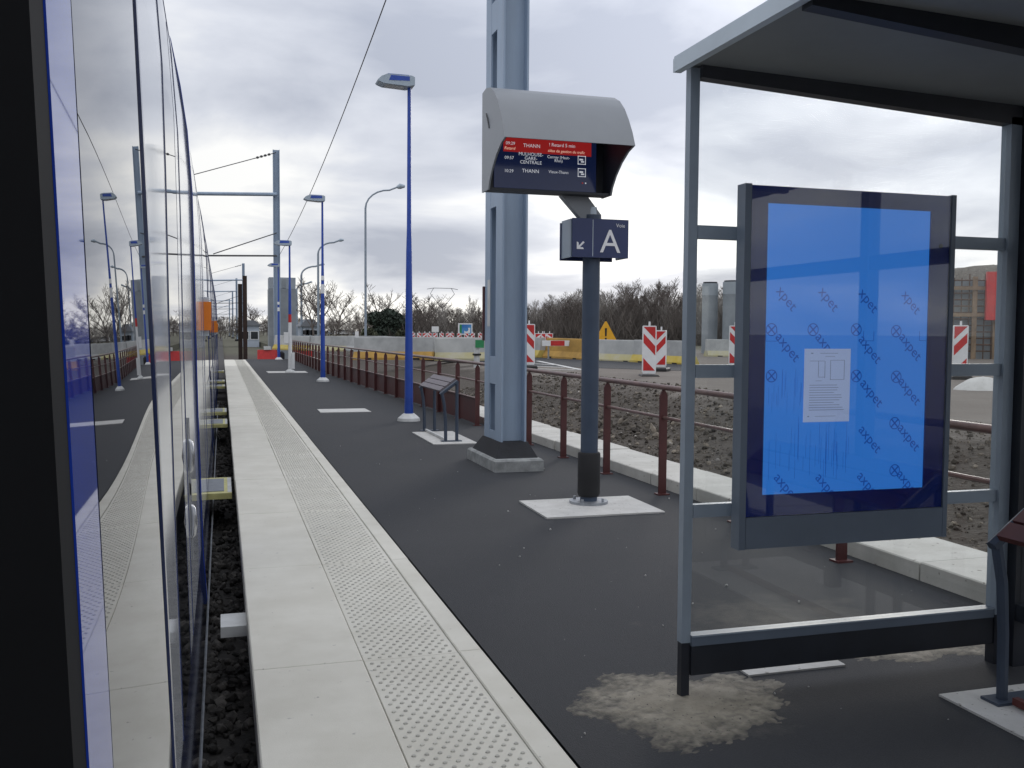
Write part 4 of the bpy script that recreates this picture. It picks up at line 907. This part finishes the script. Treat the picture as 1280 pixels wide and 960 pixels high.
streetlamp(377, 120.0, 9.6, 405, 'curved street lamp farther off left of the second blue lamp')
streetlamp(371, 160.0, 9.4, 390, 'farthest curved street lamp beside the grey pier')
# striped post, yellow sleeve, green bin marker
x, _ = aty(446, 430, 44); mp_ = thing('marker_post', 'white marker post with red band behind the railing', 'post', (x, 44, GZ)); tube('post', 'white', [(x, 44, GZ - .1), (x, 44, 1.55)], 0.085, 10, mp_); tube('red_band', 'red', [(x, 44, 1.05), (x, 44, 1.19)], 0.09, 10, mp_)
x, z = aty(599, 432, 30); mp_ = thing('site_marker', 'white post with a green square plate behind the railing near the mast', 'post', (x, 30, GZ)); tube('post', 'offwhite', [(x - .08, 30, GZ - .1), (x - .08, 30, 1.2)], 0.10, 10, mp_); box('green_plate', 'green', x - .16, x + .12, 29.85, 29.89, 1.05, 1.30, mp_); box('black_band', 'black', x - .19, x + .03, 29.88, 30.12, 0.80, 0.86, mp_)
# red and white plastic barriers at platform end
for px, lab in ((334, 'red plastic barrier left of the far mast'), (378, 'red plastic barrier right of the white lamp base')):
    x, _ = aty(px, 430, 57); o = thing('plastic_barrier', lab, 'barrier', (x, 57, -0.6), 'red plastic barriers at the platform end')
    MB().prism([(-.25 + 57, -.62), (.25 + 57, -.62), (.18 + 57, -.1), (.08 + 57, .45), (-.08 + 57, .45), (-.18 + 57, -.1)], x - .55, x + .55, 'x').build('body', 'red', o); MB().box(x - .2, x + .2, 56.80, 56.93, .46, 0.66).build('white_panel', 'offwhite', o)
# ================================================================== BUILDINGS, BILLBOARDS, CAR
def house(x0, x1, y, z0, h, label, roof=1.2, nw=3):
    o = thing('building', label, 'building', ((x0 + x1) / 2, y, z0)); d_ = 7
    box('wall', 'wallp', x0, x1, y, y + d_, z0, z0 + h, o)
    MB().prism([(x0 - .3, z0 + h), (x1 + .3, z0 + h), (x1 - (x1 - x0) * .25, z0 + h + roof), (x0 + (x1 - x0) * .25, z0 + h + roof)], y - .3, y + d_ + .3, 'y').build('roof', 'roofm', o)
    for k in range(nw):
        c = x0 + (x1 - x0) * (k + .5) / nw; w_ = MB().box(c - .55, c + .55, y - .06, y - .002, z0 + h * .35, z0 + h * .75).build('window', 'white', o); MB().box(c - .45, c + .45, y - .08, y - .061, z0 + h * .38, z0 + h * .72).build('pane', 'winm', w_)
xa, _ = aty(300, 420, 130); xb, _ = aty(324, 420, 130); house(xa, xb, 130, -0.6, 2.8, 'low pale blue building behind the rusty piles', 0.7, 2)
xa, _ = aty(378, 420, 120); xb, _ = aty(397, 420, 120); house(xa, xb, 120, GZ, 1.6, 'small pale house right of the grey pier', 0.9, 3)
def billboard(px0, px1, py0, py1, Y, label, face):
    xa, za = aty(px0, py0, Y); xb, zb2 = aty(px1, py1, Y); o = thing('billboard', label, 'billboard', ((xa + xb) / 2, Y, GZ))
    box('frame', 'white', xa, xb, Y, Y + .12, zb2, za, o)
    if face:
        w = xb - xa; h = za - zb2; box('poster', 'poster', xa + .08 * w, xb - .08 * w, Y - .01, Y - .001, zb2 + .1 * h, za - .1 * h, o); box('poster_patch', 'white', xa + .42 * w, xb - .16 * w, Y - .016, Y - .011, zb2 + .16 * h, zb2 + .6 * h, o); MB().tube([(xa + .55 * w, Y - .017, zb2 + .48 * h), (xa + .55 * w, Y - .022, zb2 + .48 * h)], .2 * h, 16).build('poster_disc', 'poster', o); box('poster_band', 'green', xa + .085 * w, xa + .24 * w, Y - .018, Y - .011, zb2 + .11 * h, za - .11 * h, o)
    for s in (.2, .8): box('leg', 'steel', xa + s * (xb - xa) - .06, xa + s * (xb - xa) + .06, Y + .125, Y + .25, GZ - .1, za, o)
billboard(573, 590.5, 404, 418.5, 75, 'white framed billboard with blue and green picture left of the mast', True)
billboard(540, 548.5, 408, 415, 78, 'small plain white board left of the picture billboard', False)
def car(x, y, z, m, label, rz_=0.0):
    o = thing('parked_car', label, 'car', (0, 0, 0)); del o['_o']
    MB().prism([(-2.1, .35), (2.1, .35), (2.15, .75), (1.3, .92), (0.7, 1.38), (-1.1, 1.42), (-1.8, .98), (-2.15, .9)], -.82, .82, 'y').build('body', m, o)
    MB().prism([(1.15, .95), (0.66, 1.32), (-1.05, 1.36), (-1.6, .98)], -.83, .83, 'y').build('windows', 'winm', o)
    for sx_ in (-1.3, 1.3):
        for sy_ in (-.76, .76): MB().tube([(sx_, sy_ - .1, .32), (sx_, sy_ + .1, .32)], .32, 14).build('wheel', 'black', o)
    o.location = (x, y, z); o.rotation_euler = (0, 0, rz_)
for i, (px, Y, m, lab) in enumerate(((428, 250, 'white', 'white parked car left of the dark evergreen'), (437, 255, 'carp', 'blue-grey parked car left of the dark evergreen'), (421, 262, 'carp', 'grey parked car farthest left of the far parked cars'))):
    x, _ = aty(px, 420, Y); car(x, Y, GZ, m, lab, .2)
# far pylon
x, _ = aty(553, 380, 420); py = thing('power_pylon', 'distant lattice power pylon above the bare trees', 'pylon', (x, 420, GZ))
tube('leg', 'roofm', [(x - 1.5, 420, GZ), (x, 420, 12)], .16, 4, py); tube('leg', 'roofm', [(x + 1.5, 420, GZ), (x, 420, 12)], .16, 4, py)
tube('arm', 'roofm', [(x, 420, 12), (x - 5.5, 420, 18.5), (x - 4, 420, 21)], .16, 4, py); tube('arm', 'roofm', [(x, 420, 12), (x + 5.5, 420, 18.5), (x + 4, 420, 21)], .16, 4, py); tube('cross_arm', 'roofm', [(x - 7, 420, 20.5), (x - 4, 420, 21), (x + 4, 420, 21), (x + 7, 420, 20.5)], .16, 4, py)

# ================================================================== TREES
def tree_segs(seed, H, spread, lev=5, nb=(4, 3, 3, 3, 2), r0=0.16, tw=0.014, low=0.25, upright=0.35):
    r_ = random.Random(seed); segs = []
    def grow(p, d, ln, rad, k):
        n_ = 3 if k == 0 else 2; pts = [p]; dd = d.copy()
        for i in range(n_):
            dd = (dd + Vector((r_.gauss(0, .13), r_.gauss(0, .13), r_.gauss(0, .06) + upright * .22 * (k > 0)))).normalized(); q = pts[-1] + dd * ln / n_
            ra = max(tw, rad * (1 - .45 * i / n_)); rb = max(tw * .7, rad * (1 - .45 * (i + 1) / n_)); segs.append((pts[-1], q, ra, rb)); pts.append(q)
        if k >= lev - 1: return
        for b_ in range(nb[k] + (2 if k == 0 else 0)):
            t_ = (low + (1 - low) * r_.random()) if k == 0 else r_.uniform(.35, 1.0); i = min(n_ - 1, int(t_ * n_)); base = pts[i].lerp(pts[i + 1], t_ * n_ - i)
            az = r_.uniform(0, 6.283); side = Vector((math.cos(az), math.sin(az), 0)); nd = (dd * (1 - spread) + side * spread + Vector((0, 0, upright * .6))).normalized()
            grow(base, nd, ln * r_.uniform(.45, .68), rad * .5, k + 1)
        grow(pts[-1], dd, ln * .55, rad * .5, k + 1)
    grow(Vector((0, 0, -0.15)), Vector((0, 0, 1)), H * .5, r0, 0)
    top = max(s[1].z for s in segs); f_ = H / top
    return [(a * f_, b_ * f_, c, d_) for a, b_, c, d_ in segs]
def seg_mesh(name, segs, m):
    vs = []; fs = []
    for a, b_, ra, rb in segs:
        t_ = (b_ - a).normalized(); u_ = t_.cross(Vector((0.3, 0.9, 0.31))).normalized(); w_ = t_.cross(u_); o_ = len(vs)
        for p_, r_ in ((a, ra), (b_, rb)):
            for k in range(3): an = 2.0944 * k; vs.append(tuple(p_ + r_ * (math.cos(an) * u_ + math.sin(an) * w_)))
        fs += [(o_ + k, o_ + (k + 1) % 3, o_ + 3 + (k + 1) % 3, o_ + 3 + k) for k in range(3)]
    me = bpy.data.meshes.new(name); me.from_pydata(vs, [], fs); me.materials.append(MAT[m]); me.update(); return me
def tree_meshes(seed, H, spread, bark, **kw):
    s = tree_segs(seed, H, spread, **kw); big = [q for q in s if q[2] > kw.get('r0', .16) * .3]; small = [q for q in s if q[2] <= kw.get('r0', .16) * .3]
    return seg_mesh('trunk', big, bark), seg_mesh('crown', small, bark)
protos = [tree_meshes(s, 7.0, sp_, bk, r0=.10, tw=.012, low=.2, upright=up_, lev=6, nb=(4, 3, 3, 3, 2, 2)) for s, sp_, bk, up_ in ((11, .55, 'bark', .5), (12, .5, 'barkpale', .6), (13, .6, 'bark', .4), (14, .5, 'bark', .7), (15, .55, 'barkpale', .5))]
wide = [tree_meshes(s, 9.0, .62, 'bark', r0=.2, tw=.026, low=.25, upright=.35) for s in (31, 32)]
def tree(x, y, z, h, label, group=None, kind=None, base=7.0, cat='tree', name='bare_tree', rz_=None, sx_=1.0):
    o = thing(name, label, cat, (x, y, z), group); tm = kind if kind else random.choice(protos); s = h / base
    a = link('trunk', tm[0], o); b_ = link('crown', tm[1], o); o.scale = (s * sx_, s * sx_, s); o.rotation_euler = (0, 0, random.uniform(0, 6.28) if rz_ is None else rz_); return o
# wood behind the roadworks: bearing measured from +Y, clockwise
def topy(px):   # outline of the wood against the sky, in metres at 100 m
    for (a, ha), (c, hc) in zip(WT, WT[1:]):
        if a <= px <= c: return ha + (hc - ha) * (px - a) / (c - a)
    return WT[-1][1]
WT = [(490, 2.6), (520, 3.9), (560, 4.0), (600, 3.6), (650, 4.2), (700, 5.2), (760, 6.1), (800, 6.5), (860, 6.3), (1000, 6.0), (1300, 6.0)]
cnt = 0
for i in range(200):
    if i < 165:
        px = 495 + (1285 - 495) * ((i + random.random()) / 165); D = random.uniform(88, 122); v = ray(px, 420)
    else:
        px = 1280; D = random.uniform(62, 82); be = math.radians(50 + 65 * (i - 165 + random.random()) / 35); v = Vector((math.sin(be), math.cos(be), 0))
    hh = math.hypot(v.x, v.y); h = topy(px) * D / 100 * random.uniform(.72, 1.04) + 0.3
    tree(v.x / hh * D, v.y / hh * D, GZ - 0.1, h, 'bare leafless tree in the dense brown wood behind the roadworks', 'bare trees of the wood behind the roadworks', sx_=1.15)
# undergrowth twigs
vs = []; fs = []
for i in range(42000):
    px = random.uniform(490, 1285); D = random.uniform(84, 124); v = ray(px, 420)
    if i % 5 == 0: px = 1280; D = random.uniform(62, 84); be = math.radians(random.uniform(50, 115)); v = Vector((math.sin(be), math.cos(be), 0))
    hh = math.hypot(v.x, v.y); h = topy(px) * D / 100 * random.uniform(.10, .78)
    x = v.x / hh * D; y = v.y / hh * D; le = random.uniform(.03, .075); dx_, dz_ = max(-.8 * h, min(.8 * h, random.gauss(0, .36 * h))), h; q = len(vs); a = random.uniform(0, 6.28); ux, uy = math.cos(a) * le, math.sin(a) * le
    zb0 = GZ - .2 + random.random() ** 2 * h * .4
    vs += [(x - ux, y - uy, zb0), (x + ux, y + uy, zb0), (x + dx_, y + random.gauss(0, .2 * h), zb0 + dz_ * .9)]; fs.append((q, q + 1, q + 2))
me = bpy.data.meshes.new('undergrowth'); me.from_pydata(vs, [], fs); me.materials.append(MAT['twigs']); me.update()
o = link('undergrowth', me, None, 'brown tangled undergrowth filling the wood behind the roadworks', 'stuff'); o['category'] = 'undergrowth'
# single trees left of the mast
x, _ = aty(478, 400, 100); tree(x, 100, GZ, 6.2, 'bare spreading tree rising above the dark evergreen', None, wide[0], 9.0)
x, _ = aty(407, 400, 100); tree(x, 100, GZ, 6.9, 'tall bare tree right behind the second blue lamp', None, wide[1], 9.0, sx_=1.1)
x, _ = aty(392, 400, 112); tree(x, 112, GZ, 6.6, 'bare tree just left of the second blue lamp', None, wide[0], 9.0, rz_=2.0)
x, _ = aty(420, 400, 120); tree(x, 120, GZ, 6.4, 'bare tree just right of the second blue lamp', None, wide[1], 9.0, rz_=1.0)
x, _ = aty(538, 400, 104); tree(x, 104, GZ, 5.8, 'bare multi-stemmed tree right of the nearest blue lamp', None, wide[1], 9.0, rz_=4.0, sx_=1.3)
x, _ = aty(528, 400, 108); tree(x, 108, GZ, 5.2, 'bare tree rising directly behind the nearest blue lamp', None, wide[0], 9.0, rz_=3.0, sx_=1.3)
x, _ = aty(590, 400, 120); tree(x, 120, GZ, 5.9, 'slim bare tree just left of the mast', None, protos[3], 7.0, sx_=.6)
x, _ = aty(449, 400, 140); tree(x, 140, GZ, 5.0, 'small pale bare tree left of the tall street lamp', None, wide[0], 9.0, rz_=5.0)
x, _ = aty(314, 400, 140); tree(x, 140, -.6, 6.0, 'bare tree behind the low pale blue building', None, wide[1], 9.0, rz_=5.0, sx_=1.2)
def leafy(name, label, px, Y, h, wpx, m, n_=5200, z=GZ, cat='bush', leafs=.16, seed=3):
    x, _ = aty(px, 410, Y); w = wpx / FPX * Y * 1.09; r_ = random.Random(seed); o = thing(name, label, cat, (x, Y, z))
    segs = [(Vector((0, 0, -.1)), Vector((0, 0, h * .6)), .12, .05)] + [(Vector((0, 0, h * .15 * k)), Vector((r_.uniform(-w / 3, w / 3), r_.uniform(-w / 3, w / 3), h * (.3 + .1 * k))), .05, .02) for k in range(5)]
    link('trunk', seg_mesh('trunk', segs, 'bark'), o)
    cl_ = [(r_.uniform(-w / 2, w / 2) * .8, r_.uniform(-w / 2, w / 2) * .6, h * r_.uniform(.15, .85), r_.uniform(.14, .26) * h) for _ in range(26)]
    cl_ = [(a, b_, min(c, h * (1.0 - .55 * (abs(a) / (w / 2)) ** 2) - d_ * .6), d_) for a, b_, c, d_ in cl_]
    vs = []; fs = []
    for i in range(n_):
        a, b_, c, d_ = r_.choice(cl_); q = Vector((r_.gauss(0, 1), r_.gauss(0, 1), r_.gauss(0, 1))).normalized() * d_ * (r_.random() ** .35) + Vector((a, b_, max(.15, c)))
        e1_ = Vector((r_.gauss(0, 1), r_.gauss(0, 1), r_.gauss(0, 1))).normalized(); e2 = e1_.cross(Vector((r_.gauss(0, 1), r_.gauss(0, 1), r_.gauss(0, 1)))).normalized(); s = leafs * r_.uniform(.6, 1.3); k = len(vs)
        vs += [tuple(q - e1_ * s), tuple(q + e2 * s * .6), tuple(q + e1_ * s), tuple(q - e2 * s * .6)]; fs.append((k, k + 1, k + 2, k + 3))
    me = bpy.data.meshes.new('crown'); me.from_pydata([(v[0], v[1], max(v[2], -.05)) for v in vs], [], fs); me.materials.append(MAT[m]); me.update(); link('crown', me, o)
leafy('evergreen_tree', 'dark green evergreen clump behind the tall curved street lamp', 480, 88, 3.1, 50, 'leaf', 7000, cat='tree')
leafy('scrub_bush', 'low grey-green bush at the left foot of the evergreen', 462, 74, 1.35, 14, 'bush', 1800, seed=5)
leafy('scrub_bush', 'low olive scrub along the back barriers right of the evergreen', 505, 82, 1.2, 26, 'bush', 2200, seed=6)
# distant tree line to the left and ahead
for i in range(60):
    px = 268 + 230 * (i + random.random()) / 60; D = random.uniform(170, 260); v = ray(px, 420); hh = math.hypot(v.x, v.y)
    tree(v.x / hh * D, v.y / hh * D, -0.2, random.uniform(3.0, 5.2) * D / 200, 'small hazy bare tree in the distant line ahead beyond the platform', 'distant trees ahead', sx_=1.6)

for o in bpy.data.objects:
    if '_o' in o: del o['_o']
